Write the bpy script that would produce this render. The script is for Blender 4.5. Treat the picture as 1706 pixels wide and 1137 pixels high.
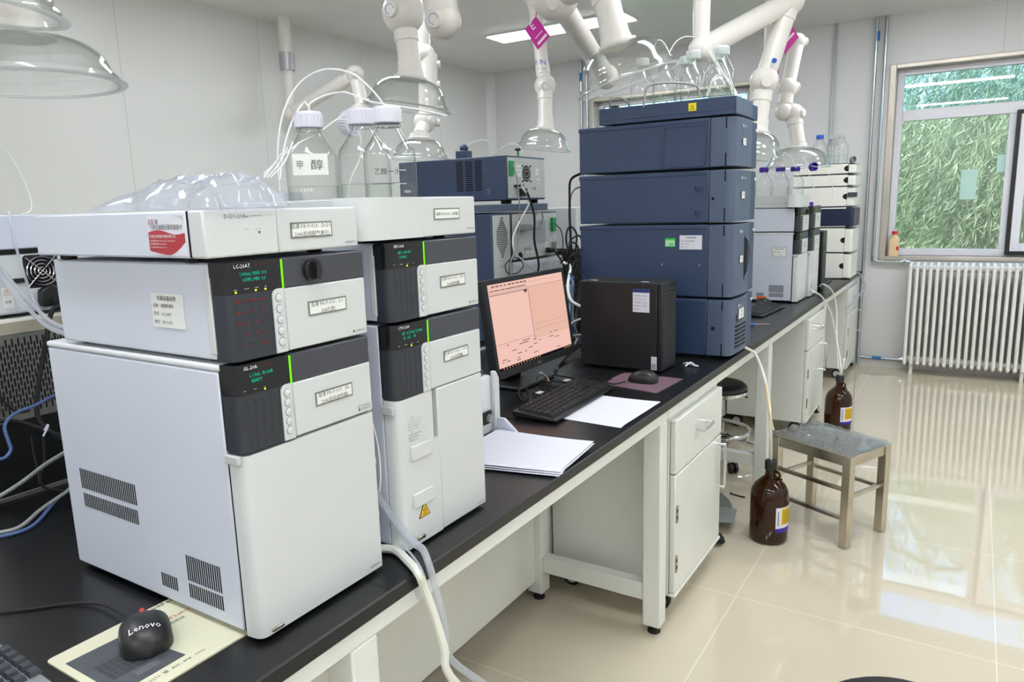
import bpy, bmesh, math, random
from mathutils import Vector, Matrix

S = bpy.context.scene
for o in list(bpy.data.objects):
    bpy.data.objects.remove(o)
COL = S.collection
random.seed(7)

# ------------------------------------------------------------------ camera
FPX, YAW, PITCH, ROLL = 1215.69, -0.56543, 0.18381, -0.02939
CAM = Vector((0.7828, -0.6189, 1.4268))
_cy, _sy, _cp, _sp = math.cos(YAW), math.sin(YAW), math.cos(PITCH), math.sin(PITCH)
FWD = Vector((_sy * _cp, _cy * _cp, -_sp))
_r0 = Vector((_cy, -_sy, 0)); _u0 = _r0.cross(FWD)
RGT = math.cos(ROLL) * _r0 + math.sin(ROLL) * _u0
UPV = -math.sin(ROLL) * _r0 + math.cos(ROLL) * _u0
cam = bpy.data.cameras.new('camera'); co = bpy.data.objects.new('camera', cam); COL.objects.link(co)
cam.sensor_fit = 'HORIZONTAL'; cam.sensor_width = 36; cam.lens = FPX / 1706 * 36
cam.clip_start = .02; cam.clip_end = 200
mw = Matrix((RGT, UPV, -FWD)).transposed().to_4x4(); mw.translation = CAM
co.matrix_world = mw
S.camera = co

# ------------------------------------------------------------------ sky, sun, exposure
S.view_settings.view_transform = 'Standard'
S.view_settings.look = 'None'
S.view_settings.gamma = 1
S.view_settings.exposure = 0.54
W = bpy.data.worlds.new('world'); S.world = W; W.use_nodes = True
nt = W.node_tree; nt.nodes.clear()
sky = nt.nodes.new('ShaderNodeTexSky'); sky.sky_type = 'NISHITA'; sky.sun_disc = False
sky.sun_elevation = math.radians(48); sky.sun_rotation = math.radians(200); sky.air_density = 1.0; sky.dust_density = 1.5
bg = nt.nodes.new('ShaderNodeBackground'); bg.inputs[1].default_value = 0.55
wo = nt.nodes.new('ShaderNodeOutputWorld')
nt.links.new(sky.outputs[0], bg.inputs[0]); nt.links.new(bg.outputs[0], wo.inputs[0])
sl = bpy.data.lights.new('sun', 'SUN'); sl.energy = 5.5; sl.angle = .01; sl.color = (1, .95, .85)
so = bpy.data.objects.new('sun', sl); COL.objects.link(so); so.rotation_euler = (math.radians(42), 0, math.radians(-25)); so.location = (0, 4, 12)
LAMP_STRENGTH = 17.0          # ceiling panels
S.cycles.transparent_max_bounces = 24
S.cycles.max_bounces = 14
S.cycles.transmission_bounces = 12
S.cycles.sample_clamp_indirect = 6
S.cycles.use_denoising = True
S.cycles.caustics_refractive = False
S.cycles.caustics_reflective = False

# ------------------------------------------------------------------ helpers
def pt(px, py, **k):
    """a point of the room on the sight line of an image position, on a plane x=, y=, z= or at depth q="""
    d = FWD + RGT * ((px - 853) / FPX) + UPV * ((568.5 - py) / FPX)
    (a, v), = k.items()
    if a == 'q': return CAM + d * v
    i = 'xyz'.index(a)
    return CAM + d * ((v - CAM[i]) / d[i])

def lin(c):
    def f(x):
        x /= 255
        return x / 12.92 if x <= .04045 else ((x + .055) / 1.055) ** 2.4
    return tuple(f(x) for x in c) + (1,)

MATS = {}
def mat(name, rgb, rough=.5, metal=0.0, coat=0.0, var=.04, vscale=6, bump=0.0, bscale=200, emit=0, trans=0, ior=1.5, alpha=1, spec=.5):
    if name in MATS: return MATS[name]
    m = bpy.data.materials.new(name); m.use_nodes = True
    n = m.node_tree.nodes; l = m.node_tree.links; b = n['Principled BSDF']
    c = lin(rgb)
    b.inputs['Base Color'].default_value = c
    b.inputs['Roughness'].default_value = rough; b.inputs['Metallic'].default_value = metal
    b.inputs['Coat Weight'].default_value = coat; b.inputs['IOR'].default_value = ior
    b.inputs['Specular IOR Level'].default_value = spec
    if trans: b.inputs['Transmission Weight'].default_value = trans
    if alpha < 1: b.inputs['Alpha'].default_value = alpha
    if emit:
        b.inputs['Emission Color'].default_value = c; b.inputs['Emission Strength'].default_value = emit
    if var:
        tc = n.new('ShaderNodeTexCoord'); nz = n.new('ShaderNodeTexNoise'); nz.inputs['Scale'].default_value = vscale; nz.inputs['Detail'].default_value = 4
        rp = n.new('ShaderNodeValToRGB')
        rp.color_ramp.elements[0].position = .3; rp.color_ramp.elements[1].position = .7
        rp.color_ramp.elements[0].color = tuple(x * (1 - var) for x in c[:3]) + (1,)
        rp.color_ramp.elements[1].color = tuple(min(1, x * (1 + var)) for x in c[:3]) + (1,)
        l.new(tc.outputs['Object'], nz.inputs['Vector']); l.new(nz.outputs[0], rp.inputs[0]); l.new(rp.outputs[0], b.inputs['Base Color'])
    if bump:
        tc = n.new('ShaderNodeTexCoord'); nz = n.new('ShaderNodeTexNoise'); nz.inputs['Scale'].default_value = bscale
        bp = n.new('ShaderNodeBump'); bp.inputs['Strength'].default_value = bump; bp.inputs['Distance'].default_value = .002
        l.new(tc.outputs['Object'], nz.inputs['Vector']); l.new(nz.outputs[0], bp.inputs['Height']); l.new(bp.outputs[0], b.inputs['Normal'])
    MATS[name] = m
    return m

def emat(name, rgb, strength):
    if name in MATS: return MATS[name]
    m = bpy.data.materials.new(name); m.use_nodes = True
    n = m.node_tree.nodes; n.clear()
    e = n.new('ShaderNodeEmission'); e.inputs[0].default_value = lin(rgb); e.inputs[1].default_value = strength
    o = n.new('ShaderNodeOutputMaterial'); m.node_tree.links.new(e.outputs[0], o.inputs[0])
    MATS[name] = m; return m

def clear_mat(name, tint=(1, 1, 1), edge=(.75, .8, .78), rough=.02, haze=0.0, hazecol=(.8, .82, .82), fres=1.45):
    """thin clear plastic or glass sheet: lets light through, mirrors at grazing angles"""
    if name in MATS: return MATS[name]
    m = bpy.data.materials.new(name); m.use_nodes = True
    n = m.node_tree.nodes; l = m.node_tree.links; n.clear()
    o = n.new('ShaderNodeOutputMaterial'); t = n.new('ShaderNodeBsdfTransparent'); g = n.new('ShaderNodeBsdfGlossy')
    g.inputs['Roughness'].default_value = rough
    lw = n.new('ShaderNodeLayerWeight'); lw.inputs[0].default_value = .5
    pw = n.new('ShaderNodeMath'); pw.operation = 'POWER'; pw.inputs[1].default_value = 2.5; l.new(lw.outputs['Facing'], pw.inputs[0])
    mc = n.new('ShaderNodeMixRGB'); mc.inputs[1].default_value = tint + (1,); mc.inputs[2].default_value = edge + (1,)
    l.new(pw.outputs[0], mc.inputs[0]); l.new(mc.outputs[0], t.inputs[0])
    p5 = n.new('ShaderNodeMath'); p5.operation = 'POWER'; p5.inputs[1].default_value = 4.0; l.new(lw.outputs['Facing'], p5.inputs[0])
    f0 = ((fres - 1) / (fres + 1)) ** 2
    ma = n.new('ShaderNodeMath'); ma.operation = 'MULTIPLY_ADD'; ma.inputs[1].default_value = .75; ma.inputs[2].default_value = f0; l.new(p5.outputs[0], ma.inputs[0])
    mx = n.new('ShaderNodeMixShader'); l.new(ma.outputs[0], mx.inputs[0]); l.new(t.outputs[0], mx.inputs[1]); l.new(g.outputs[0], mx.inputs[2])
    out = mx
    if haze:
        d = n.new('ShaderNodeBsdfDiffuse'); d.inputs[0].default_value = hazecol + (1,)
        tl = n.new('ShaderNodeBsdfTranslucent'); tl.inputs[0].default_value = hazecol + (1,)
        m1 = n.new('ShaderNodeMixShader'); m1.inputs[0].default_value = .5; l.new(d.outputs[0], m1.inputs[1]); l.new(tl.outputs[0], m1.inputs[2])
        m2 = n.new('ShaderNodeMixShader'); m2.inputs[0].default_value = haze; l.new(mx.outputs[0], m2.inputs[1]); l.new(m1.outputs[0], m2.inputs[2]); out = m2
    l.new(out.outputs[0], o.inputs[0])
    MATS[name] = m; return m

WM = {}
class MB:
    def __init__(s, m=None):
        s.v = []; s.f = []; s.fm = []; s.mats = []; s.cur = 0; s.M = None
        if m: s.use(m)
    def use(s, m):
        if m not in s.mats: s.mats.append(m)
        s.cur = s.mats.index(m); return s
    def add(s, vs, fs):
        b = len(s.v)
        for p in vs:
            p = Vector(p); s.v.append(s.M @ p if s.M else p)
        for f in fs: s.f.append([b + i for i in f]); s.fm.append(s.cur)
        return s
    def box(s, x0, x1, y0, y1, z0, z1):
        vs = [(x, y, z) for x in (x0, x1) for y in (y0, y1) for z in (z0, z1)]
        return s.add(vs, [(0, 1, 3, 2), (4, 6, 7, 5), (0, 4, 5, 1), (2, 3, 7, 6), (0, 2, 6, 4), (1, 5, 7, 3)])
    def prism(s, poly, axis, a0, a1):
        n = len(poly)
        def p(q, a):
            return {'x': (a, q[0], q[1]), 'y': (q[0], a, q[1]), 'z': (q[0], q[1], a)}[axis]
        vs = [p(q, a0) for q in poly] + [p(q, a1) for q in poly]
        fs = [list(range(n))[::-1], [n + i for i in range(n)]] + [(i, (i + 1) % n, n + (i + 1) % n, n + i) for i in range(n)]
        return s.add(vs, fs)
    def slab(s, quad, th):
        """flat four-cornered sheet with thickness along its normal"""
        q = [Vector(p) for p in quad]; nn = (q[1] - q[0]).cross(q[3] - q[0]).normalized() * th
        return s.add(q + [p + nn for p in q], [(3, 2, 1, 0), (4, 5, 6, 7), (0, 1, 5, 4), (1, 2, 6, 5), (2, 3, 7, 6), (3, 0, 4, 7)])
    def tube(s, pts, r, seg=10, caps=True):
        P = [Vector(p) for p in pts]; n = len(P)
        R = r if isinstance(r, (list, tuple)) else [r] * n
        T = [((P[min(i + 1, n - 1)] - P[max(i - 1, 0)])).normalized() for i in range(n)]
        a = Vector((0, 0, 1)) if abs(T[0].z) < .9 else Vector((1, 0, 0))
        N = T[0].cross(a).normalized(); vs = []
        for i in range(n):
            N = (N - T[i] * N.dot(T[i])).normalized(); B = T[i].cross(N)
            for k in range(seg):
                t = 2 * math.pi * k / seg
                vs.append(P[i] + (N * math.cos(t) + B * math.sin(t)) * R[i])
        fs = [(i * seg + k, i * seg + (k + 1) % seg, (i + 1) * seg + (k + 1) % seg, (i + 1) * seg + k) for i in range(n - 1) for k in range(seg)]
        if caps: fs += [list(range(seg))[::-1], [(n - 1) * seg + k for k in range(seg)]]
        return s.add(vs, fs)
    def curve(s, pts, r, seg=8, sub=6):
        return s.tube(spline(pts, sub), r, seg)
    def lathe(s, prof, c=(0, 0, 0), ax=(0, 0, 1), seg=28, closed=False, a0=0, a1=2 * math.pi):
        c = Vector(c); ax = Vector(ax).normalized(); q = ax.to_track_quat('Z', 'Y'); n = len(prof); vs = []; fs = []
        for k in range(seg):
            t = a0 + (a1 - a0) * k / seg
            for r, z in prof: vs.append(c + q @ Vector((r * math.cos(t), r * math.sin(t), z)))
        m = n if closed else n - 1
        for k in range(seg):
            k2 = (k + 1) % seg
            for i in range(m):
                j = (i + 1) % n
                fs.append((k * n + i, k2 * n + i, k2 * n + j, k * n + j))
        b = len(s.v); s.add(vs, fs)
        if not closed:
            for i, rev in ((0, True), (n - 1, False)):
                if prof[i][0] > 1e-5:
                    ring = [b + k * n + i for k in range(seg)]
                    s.f.append(ring[::-1] if rev else ring); s.fm.append(s.cur)
        return s
    def cyl(s, p0, p1, r, seg=20): return s.tube([p0, p1], r, seg)
    def ball(s, c, r, sx=1, sy=1, sz=1, seg=20, rings=12):
        vs = [(c[0], c[1], c[2] - r * sz)]; fs = []
        for i in range(1, rings):
            ph = -math.pi / 2 + math.pi * i / rings
            for k in range(seg):
                t = 2 * math.pi * k / seg
                vs.append((c[0] + r * sx * math.cos(ph) * math.cos(t), c[1] + r * sy * math.cos(ph) * math.sin(t), c[2] + r * sz * math.sin(ph)))
        vs.append((c[0], c[1], c[2] + r * sz)); L = len(vs) - 1
        for k in range(seg):
            k2 = (k + 1) % seg
            fs.append((0, 1 + k2, 1 + k)); fs.append((L, 1 + (rings - 2) * seg + k, 1 + (rings - 2) * seg + k2))
            for i in range(rings - 2): fs.append((1 + i * seg + k, 1 + i * seg + k2, 1 + (i + 1) * seg + k2, 1 + (i + 1) * seg + k))
        return s.add(vs, fs)
    def text(s, body, h, org, xd, ud, align='l', squeeze=1.0):
        vs, fs, w = glyphs(body); xd = Vector(xd); ud = Vector(ud); k = h / .72
        off = {'l': 0, 'c': -w / 2, 'r': -w}[align]
        return s.add([Vector(org) + xd * ((x + off) * k * squeeze) + ud * (y * k) for x, y in vs], fs)
    def build(s, name, parent=None, bevel=0, seg=2, world=True, smooth=True, ang=35, mod=None, fix=True):
        me = bpy.data.meshes.new(name)
        vs = s.v
        if parent is not None and world:
            inv = WM[parent.name].inverted(); vs = [inv @ v for v in vs]
        me.from_pydata([tuple(v) for v in vs], [], s.f)
        for m in s.mats: me.materials.append(m)
        me.polygons.foreach_set('material_index', s.fm)
        if fix:
            bm = bmesh.new(); bm.from_mesh(me); bmesh.ops.recalc_face_normals(bm, faces=bm.faces); bm.to_mesh(me); bm.free()
        if smooth:
            me.polygons.foreach_set('use_smooth', [True] * len(me.polygons))
            me.set_sharp_from_angle(angle=math.radians(ang))
        o = bpy.data.objects.new(name, me); COL.objects.link(o)
        if parent is not None:
            o.parent = parent; WM[o.name] = WM[parent.name]
        else: WM[o.name] = Matrix()
        if bevel:
            b = o.modifiers.new('bevel', 'BEVEL'); b.width = bevel; b.segments = seg; b.limit_method = 'ANGLE'; b.angle_limit = math.radians(40)
            b.harden_normals = False
        return o

_G = {}
def glyphs(body):
    if body in _G: return _G[body]
    c = bpy.data.curves.new('glyph', 'FONT'); c.body = body; c.resolution_u = 1
    o = bpy.data.objects.new('glyph', c); COL.objects.link(o)
    bpy.context.view_layer.update()
    me = bpy.data.meshes.new_from_object(o.evaluated_get(bpy.context.evaluated_depsgraph_get()))
    vs = [(v.co.x, v.co.y) for v in me.vertices]; fs = [list(p.vertices) for p in me.polygons]
    x0 = min((v[0] for v in vs), default=0); w = max((v[0] for v in vs), default=0) - x0
    vs = [(x - x0, y) for x, y in vs]
    bpy.data.objects.remove(o); bpy.data.curves.remove(c); bpy.data.meshes.remove(me)
    _G[body] = (vs, fs, w); return _G[body]

def spline(pts, sub=6):
    P = [Vector(p) for p in pts]
    if len(P) < 3: return P
    Q = [P[0] * 2 - P[1]] + P + [P[-1] * 2 - P[-2]]; out = []
    for i in range(1, len(Q) - 2):
        a, b, c, d = Q[i - 1:i + 3]
        for k in range(sub):
            t = k / sub
            out.append(.5 * ((2 * b) + (c - a) * t + (2 * a - 5 * b + 4 * c - d) * t * t + (3 * b - a - 3 * c + d) * t ** 3))
    out.append(P[-1]); return out

def rrect(x0, x1, y0, y1, r, n=4, corners='1111'):
    out = []
    for (cx, cy, a), on in zip(((x1 - r, y1 - r, 0), (x0 + r, y1 - r, 90), (x0 + r, y0 + r, 180), (x1 - r, y0 + r, 270)), corners):
        if on == '1':
            for k in range(n + 1):
                t = math.radians(a + 90 * k / n); out.append((cx + r * math.cos(t), cy + r * math.sin(t)))
        else:
            t = math.radians(a + 45); out.append((cx + r * (1 if math.cos(t) > 0 else -1), cy + r * (1 if math.sin(t) > 0 else -1)))
    return out

def tag(o, label=None, cat=None, group=None, kind=None):
    if label: o['label'] = label
    if cat: o['category'] = cat
    if group: o['group'] = group
    if kind: o['kind'] = kind
    return o

def thing(name, label, cat, loc=(0, 0, 0), rz=0, group=None, kind=None):
    o = bpy.data.objects.new(name, None); COL.objects.link(o); o.empty_display_size = .05
    o.location = loc; o.rotation_euler = (0, 0, rz)
    WM[o.name] = Matrix.Translation(Vector(loc)) @ Matrix.Rotation(rz, 4, 'Z')
    return tag(o, label, cat, group, kind)

def dup(root, loc, rz=0, label=None, group=None, skip=()):
    def cp(o, parent):
        c = o.copy(); COL.objects.link(c)
        if parent is not None: c.parent = parent; WM[c.name] = WM[parent.name]
        return c
    r = cp(root, None); r.location = loc; r.rotation_euler = (0, 0, rz)
    WM[r.name] = Matrix.Translation(Vector(loc)) @ Matrix.Rotation(rz, 4, 'Z')
    if label: r['label'] = label
    if group: r['group'] = group
    def rec(src, dst):
        for ch in list(src.children):
            if ch.name.split('.')[0] in skip: continue
            rec(ch, cp(ch, dst))
    rec(root, r)
    return r

def single(mb, name, label, cat, group=None, kind=None, **k):
    return tag(mb.build(name, **k), label, cat, group, kind)

# ------------------------------------------------------------------ materials
WHITE = mat('white_enamel', (216, 220, 224), .38, var=.015, bump=.06, bscale=900)
WHITE_SIDE = mat('shaded_white_enamel', (206, 212, 225), .4, var=.015, bump=.08, bscale=900)  # white enamel; the bluish cast of sides in shadow is in the colour
FRONTW = mat('white_plastic', (204, 208, 208), .35, var=.01)
DARK = mat('charcoal_plastic', (62, 64, 72), .35, var=.03)
PANELBLK = mat('black_display_plastic', (20, 22, 26), .15, var=.02)
PANELDK = mat('dark_keypad_film', (42, 46, 54), .35, var=.05)
BLACK = mat('black_plastic', (22, 23, 25), .4, var=.05)
MATTBLK = mat('matt_black_steel', (19, 20, 23), .55, var=.05, bump=.1, bscale=1500)
RUBBER = mat('black_rubber', (15, 15, 16), .7, var=.05)
VOID = mat('vent_opening', (8, 8, 9), .9, var=0)
NAVY = mat('navy_enamel', (50, 67, 98), .42, var=.03, bump=.15, bscale=700)
NAVYF = mat('lit_navy_plastic', (76, 91, 114), .4, var=.02, bump=.1, bscale=900)  # lighter navy; light reflecting off the door fronts is in the colour
REARGREY = mat('grey_rear_plate', (192, 196, 194), .45, .1, var=.03)
WORKTOP = mat('black_worktop_resin', (15, 16, 18), .34, var=.1, vscale=3, bump=.08, bscale=500)
BENCHW = mat('bench_white_steel', (222, 225, 219), .3, var=.02)
BENCHG = mat('bench_grey_panel', (220, 222, 214), .35, var=.02)
CHROME = mat('chrome', (215, 215, 218), .12, 1, var=0)
STEEL = mat('brushed_stainless', (200, 192, 178), .27, 1, var=.12, vscale=8)
PIPE = mat('galvanised_pipe', (178, 188, 192), .25, .9, var=.05)
BLUEBAND = mat('blue_band', (30, 110, 180), .4, var=.02)
PAPER = mat('white_paper', (220, 222, 232), .8, var=.008)
LABELP = mat('cream_label_paper', (230, 233, 229), .6, var=.01)
LABELB = mat('label_grey_border', (118, 122, 112), .5, var=0)
INK = mat('black_ink', (18, 18, 20), .7, var=0)
GREYINK = mat('grey_ink', (95, 98, 104), .7, var=0)
WHITEINK = mat('white_ink', (235, 235, 235), .6, var=0)
REDINK = mat('red_ink', (190, 50, 45), .6, var=0)
PVC = mat('white_arm_plastic', (228, 225, 219), .3, var=.01)
CAPW = mat('grey_white_cap', (214, 214, 224), .5, var=.02)
PURPLE = mat('violet_cap', (60, 30, 150), .4, var=.03)
BLUECAP = mat('blue_cap', (30, 90, 190), .4, var=.03)
TUBEW = mat('white_tubing', (228, 232, 230), .35, var=.01)
CABLEG = mat('grey_cable', (140, 144, 142), .5, var=.02)
CABLEB = mat('blue_cable', (72, 98, 148), .5, var=.02)
GREENCON = mat('green_connector', (20, 150, 80), .4, var=.02)
MAGENTA = mat('magenta_tag', (196, 40, 150), .45, var=.02)
YELLOW = mat('yellow_sticker', (245, 225, 20), .5, var=0)
AMBERY = mat('label_yellow', (225, 185, 20), .5, var=.02)
ORANGE = mat('orange_sticker', (240, 110, 30), .5, var=0)
GREENST = mat('green_sticker', (60, 190, 80), .5, var=0)
LED = emat('led_green_strip', (110, 235, 20), 1.1)
LEDY = emat('led_yellow', (225, 240, 40), 1.6)
VFD = emat('display_teal_digits', (30, 185, 150), .9)
REDLEG = emat('red_key_legend', (195, 70, 55), .34)
CLEAR = clear_mat('clear_acrylic', (.985, .99, .985), (.80, .84, .82), fres=1.7, haze=.025, hazecol=(.9, .92, .9))
RIMM = clear_mat('dome_rim_acrylic', (.96, .97, .96), (.6, .64, .64), fres=2.0, haze=.42, hazecol=(.85, .87, .87))
GLASSTHIN = clear_mat('bottle_glass', (.99, .995, .992), (.66, .73, .70), rough=.01, fres=1.6)
WATER = clear_mat('clear_solvent', (.985, .993, .99), (.82, .86, .84), rough=.01, fres=1.25)
WINGLASS = clear_mat('window_glass', (.93, .985, .955), (.85, .95, .9), rough=.0, fres=1.45, haze=.035, hazecol=(.85, .9, .88))
TINTGLASS = clear_mat('blue_tinted_glass', (.76, .92, 1.0), (.72, .88, .95), rough=.0, fres=1.5)
HOSE = clear_mat('translucent_hose', (.95, .97, 1), (.8, .84, .9), rough=.2, haze=.45, hazecol=(.82, .85, .9))
BAGM = clear_mat('polythene_film', (.94, .96, 1), (.8, .83, .88), rough=.12, haze=.17, hazecol=(.9, .92, .95), fres=1.7)
FILM = clear_mat('clear_wrap_film', (.84, .88, .92), (.7, .75, .8), rough=.06, haze=.12, hazecol=(.62, .68, .74), fres=2.4)
AMBER = mat('amber_glass', (62, 30, 6), .04, var=.05, trans=.6, ior=1.45)

# wall and ceiling: coated metal panels with fine joints
def panel_mat(name, rgb, axis, step, phase, rough):
    m = mat(name, rgb, rough, var=.02, vscale=.8)
    n = m.node_tree.nodes; l = m.node_tree.links; b = n['Principled BSDF']
    g = n.new('ShaderNodeNewGeometry'); sx = n.new('ShaderNodeSeparateXYZ'); l.new(g.outputs['Position'], sx.inputs[0])
    a = n.new('ShaderNodeMath'); a.operation = 'ADD'; a.inputs[1].default_value = phase; l.new(sx.outputs[axis], a.inputs[0])
    d = n.new('ShaderNodeMath'); d.operation = 'PINGPONG'; d.inputs[1].default_value = step / 2; l.new(a.outputs[0], d.inputs[0])
    c = n.new('ShaderNodeMath'); c.operation = 'LESS_THAN'; c.inputs[1].default_value = .0022; l.new(d.outputs[0], c.inputs[0])
    mx = n.new('ShaderNodeMixRGB'); src = b.inputs['Base Color'].links[0].from_socket
    l.new(c.outputs[0], mx.inputs[0]); l.new(src, mx.inputs[1]); mx.inputs[2].default_value = tuple(x * .72 for x in lin(rgb)[:3]) + (1,)
    l.new(mx.outputs[0], b.inputs['Base Color']); return m
WALL = panel_mat('wall_panel_enamel', (222, 223, 220), 1, 1.053, -2.083, .34)
WALLF = panel_mat('far_wall_panel_enamel', (216, 216, 217), 0, 1.15, .29, .34)
CEIL = panel_mat('ceiling_panel_enamel', (226, 226, 225), 1, 1.15, .3, .3)

def tile_mat():
    m = mat('beige_polished_tile', (210, 200, 178), .03, var=.03, vscale=1.5, coat=.5, ior=1.55)
    n = m.node_tree.nodes; l = m.node_tree.links; b = n['Principled BSDF']
    b.inputs['Coat Roughness'].default_value = .01
    g = n.new('ShaderNodeNewGeometry'); sx = n.new('ShaderNodeSeparateXYZ'); l.new(g.outputs['Position'], sx.inputs[0])
    outs = []
    for ax, ph in ((0, -.14), (1, -1.868)):
        a = n.new('ShaderNodeMath'); a.operation = 'ADD'; a.inputs[1].default_value = ph; l.new(sx.outputs[ax], a.inputs[0])
        d = n.new('ShaderNodeMath'); d.operation = 'PINGPONG'; d.inputs[1].default_value = .3975; l.new(a.outputs[0], d.inputs[0])
        c = n.new('ShaderNodeMath'); c.operation = 'LESS_THAN'; c.inputs[1].default_value = .0016; l.new(d.outputs[0], c.inputs[0]); outs.append(c)
    mxm = n.new('ShaderNodeMath'); mxm.operation = 'MAXIMUM'; l.new(outs[0].outputs[0], mxm.inputs[0]); l.new(outs[1].outputs[0], mxm.inputs[1])
    mx = n.new('ShaderNodeMixRGB'); src = b.inputs['Base Color'].links[0].from_socket
    l.new(mxm.outputs[0], mx.inputs[0]); l.new(src, mx.inputs[1]); mx.inputs[2].default_value = lin((232, 226, 210))
    l.new(mx.outputs[0], b.inputs['Base Color']); return m
TILE = tile_mat()

# ------------------------------------------------------------------ the room
X0, X1, Y0, Y1, ZC = -3.69, 3.0, -3.2, 6.13, 2.80
def struct(mb, name, parent=None, **k):
    o = mb.build(name, parent, **k)
    if parent is None: o['kind'] = 'structure'
    return o
struct(MB(TILE).box(X0 - .1, X1 + .1, Y0 - .1, Y1 + .1, -.1, 0), 'floor')
struct(MB(CEIL).box(X0 - .1, X1 + .1, Y0 - .1, Y1 + .1, ZC, ZC + .1), 'ceiling')
struct(MB(WALL).box(X0 - .1, X0, Y0, Y1, 0, ZC), 'wall_left')
struct(MB(WALL).box(X1, X1 + .1, Y0, Y1, 0, ZC), 'wall_right')
struct(MB(WALLF).box(X0, X1, Y0 - .1, Y0, 0, ZC), 'wall_back')
WIN = [(.165, 2.05), (-2.47, -.97)]           # window openings along the far wall
WZ0, WZ1 = .925, 2.40
fw = MB(WALLF); WT = .24
fw.box(X0, X1, Y1, Y1 + WT, 0, WZ0).box(X0, X1, Y1, Y1 + WT, WZ1, ZC)
fw.box(X0, WIN[1][0], Y1, Y1 + WT, WZ0, WZ1).box(WIN[1][1], WIN[0][0], Y1, Y1 + WT, WZ0, WZ1).box(WIN[0][1], X1, Y1, Y1 + WT, WZ0, WZ1)
struct(fw, 'wall_far')
struct(MB(WALLF).prism([(X0, Y1), (X0 + .07, Y1), (X0 + .05, Y1 - .03), (X0 + .03, Y1 - .05), (X0, Y1 - .07)], 'z', 0, ZC), 'trim_1')
struct(MB(PIPE).box(-.305, -.285, Y1 - .018, Y1, 0, ZC), 'trim_2')
struct(MB(WALLF).box(X0, X1, Y1 - .012, Y1, 0, .08), 'baseboard_far')
struct(MB(WALL).box(X0, X0 + .012, Y0, Y1 - .07, 0, .08), 'baseboard_left')

REVEAL = mat('window_surround_steel', (200, 193, 180), .34, .55, var=.1, vscale=3)
UPVC = mat('window_white_frame', (228, 228, 236), .4, var=.01)
def window(nm, xa, xb, split, sash):
    r = thing(nm, None, None, (xa, Y1, WZ0), kind='structure')
    t = .012; yf = Y1 + .10
    s = MB(REVEAL)
    s.box(xa - .045, xa + .0015, Y1 - .012, Y1 + WT - .01, WZ0 - .03, WZ1 + .03).box(xb - .0015, xb + .045, Y1 - .012, Y1 + WT - .01, WZ0 - .03, WZ1 + .03)
    s.box(xa, xb, Y1 - .012, Y1 + WT - .01, WZ1 - .0015, WZ1 + .03).box(xa, xb, Y1 - .012, Y1 + WT - .01, WZ0 - .03, WZ0 + .0015)
    s.build('window_surround', r, bevel=.004)
    f = MB(UPVC); a = xa + .002; b = xb - .002; zt = WZ1 - .002; zb = WZ0 + .002; d0, d1 = yf, yf + .06
    zm = 2.0
    f.box(a, a + .05, d0, d1, zb, zt).box(b - .05, b, d0, d1, zb, zt).box(a + .05, b - .05, d0, d1, zb, zb + .055).box(a + .05, b - .05, d0, d1, zt - .045, zt)
    f.box(a + .05, b - .05, d0 - .004, d1, zm, zm + .085)
    f.box(split - .022, split + .022, d0, d1, zb + .055, zm)
    f.build('window_frame', r, bevel=.004)
    MB(WINGLASS).box(a + .05, split - .022, d0 + .028, d0 + .034, zb + .055, zm).build('pane', r)
    MB(TINTGLASS).box(a + .05, b - .05, d0 + .028, d0 + .034, zm + .085, zt - .045).build('pane', r)
    if sash:
        g = MB(BLACK); x0, x1, z0, z1 = split + .022, b - .02, zb + .012, zm + .02; y0 = d0 - .035
        for q in ((x0, x0 + .028, z0, z1), (x1 - .028, x1, z0, z1), (x0 + .028, x1 - .028, z0, z0 + .028), (x0 + .028, x1 - .028, z1 - .028, z1)):
            g.box(q[0], q[1], y0, d0, q[2], q[3])
        g.build('sash_gasket', r, bevel=.003)
        g = MB(UPVC); x0 += .028; x1 -= .028; z0 += .028; z1 -= .028
        for q in ((x0, x0 + .06, z0, z1), (x1 - .06, x1, z0, z1), (x0 + .06, x1 - .06, z0, z0 + .06), (x0 + .06, x1 - .06, z1 - .06, z1)):
            g.box(q[0], q[1], y0 + .006, d0, q[2], q[3])
        g.build('opening_sash', r, bevel=.004)
        MB(WINGLASS).box(x0 + .06, x1 - .06, y0 + .016, y0 + .021, z0 + .06, z1 - .06).build('pane', r)
    else:
        MB(WINGLASS).box(split + .022, b - .05, d0 + .028, d0 + .034, zb + .055, zm).build('pane', r)
    return r
w1 = window('window_1', WIN[0][0], WIN[0][1], .962, True)
window('window_2', WIN[1][0], WIN[1][1], -1.72, False)
STK = clear_mat('pale_mint_film', (.88, .97, .93), (.8, .93, .88), rough=.3, haze=.6, hazecol=(.84, .95, .9))
for nm, x0, x1, z0, z1, lb in (('a', .655, .765, 1.37, 1.60, 'large pale mint rectangle stuck on the lower window pane'), ('b', .885, .938, 1.57, 1.70, 'small pale mint sticker high on the lower window pane beside the mullion')):
    single(MB(STK).box(x0, x1, Y1 + .124, Y1 + .127, z0, z1), 'window_sticker', lb, 'sticker')

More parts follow.
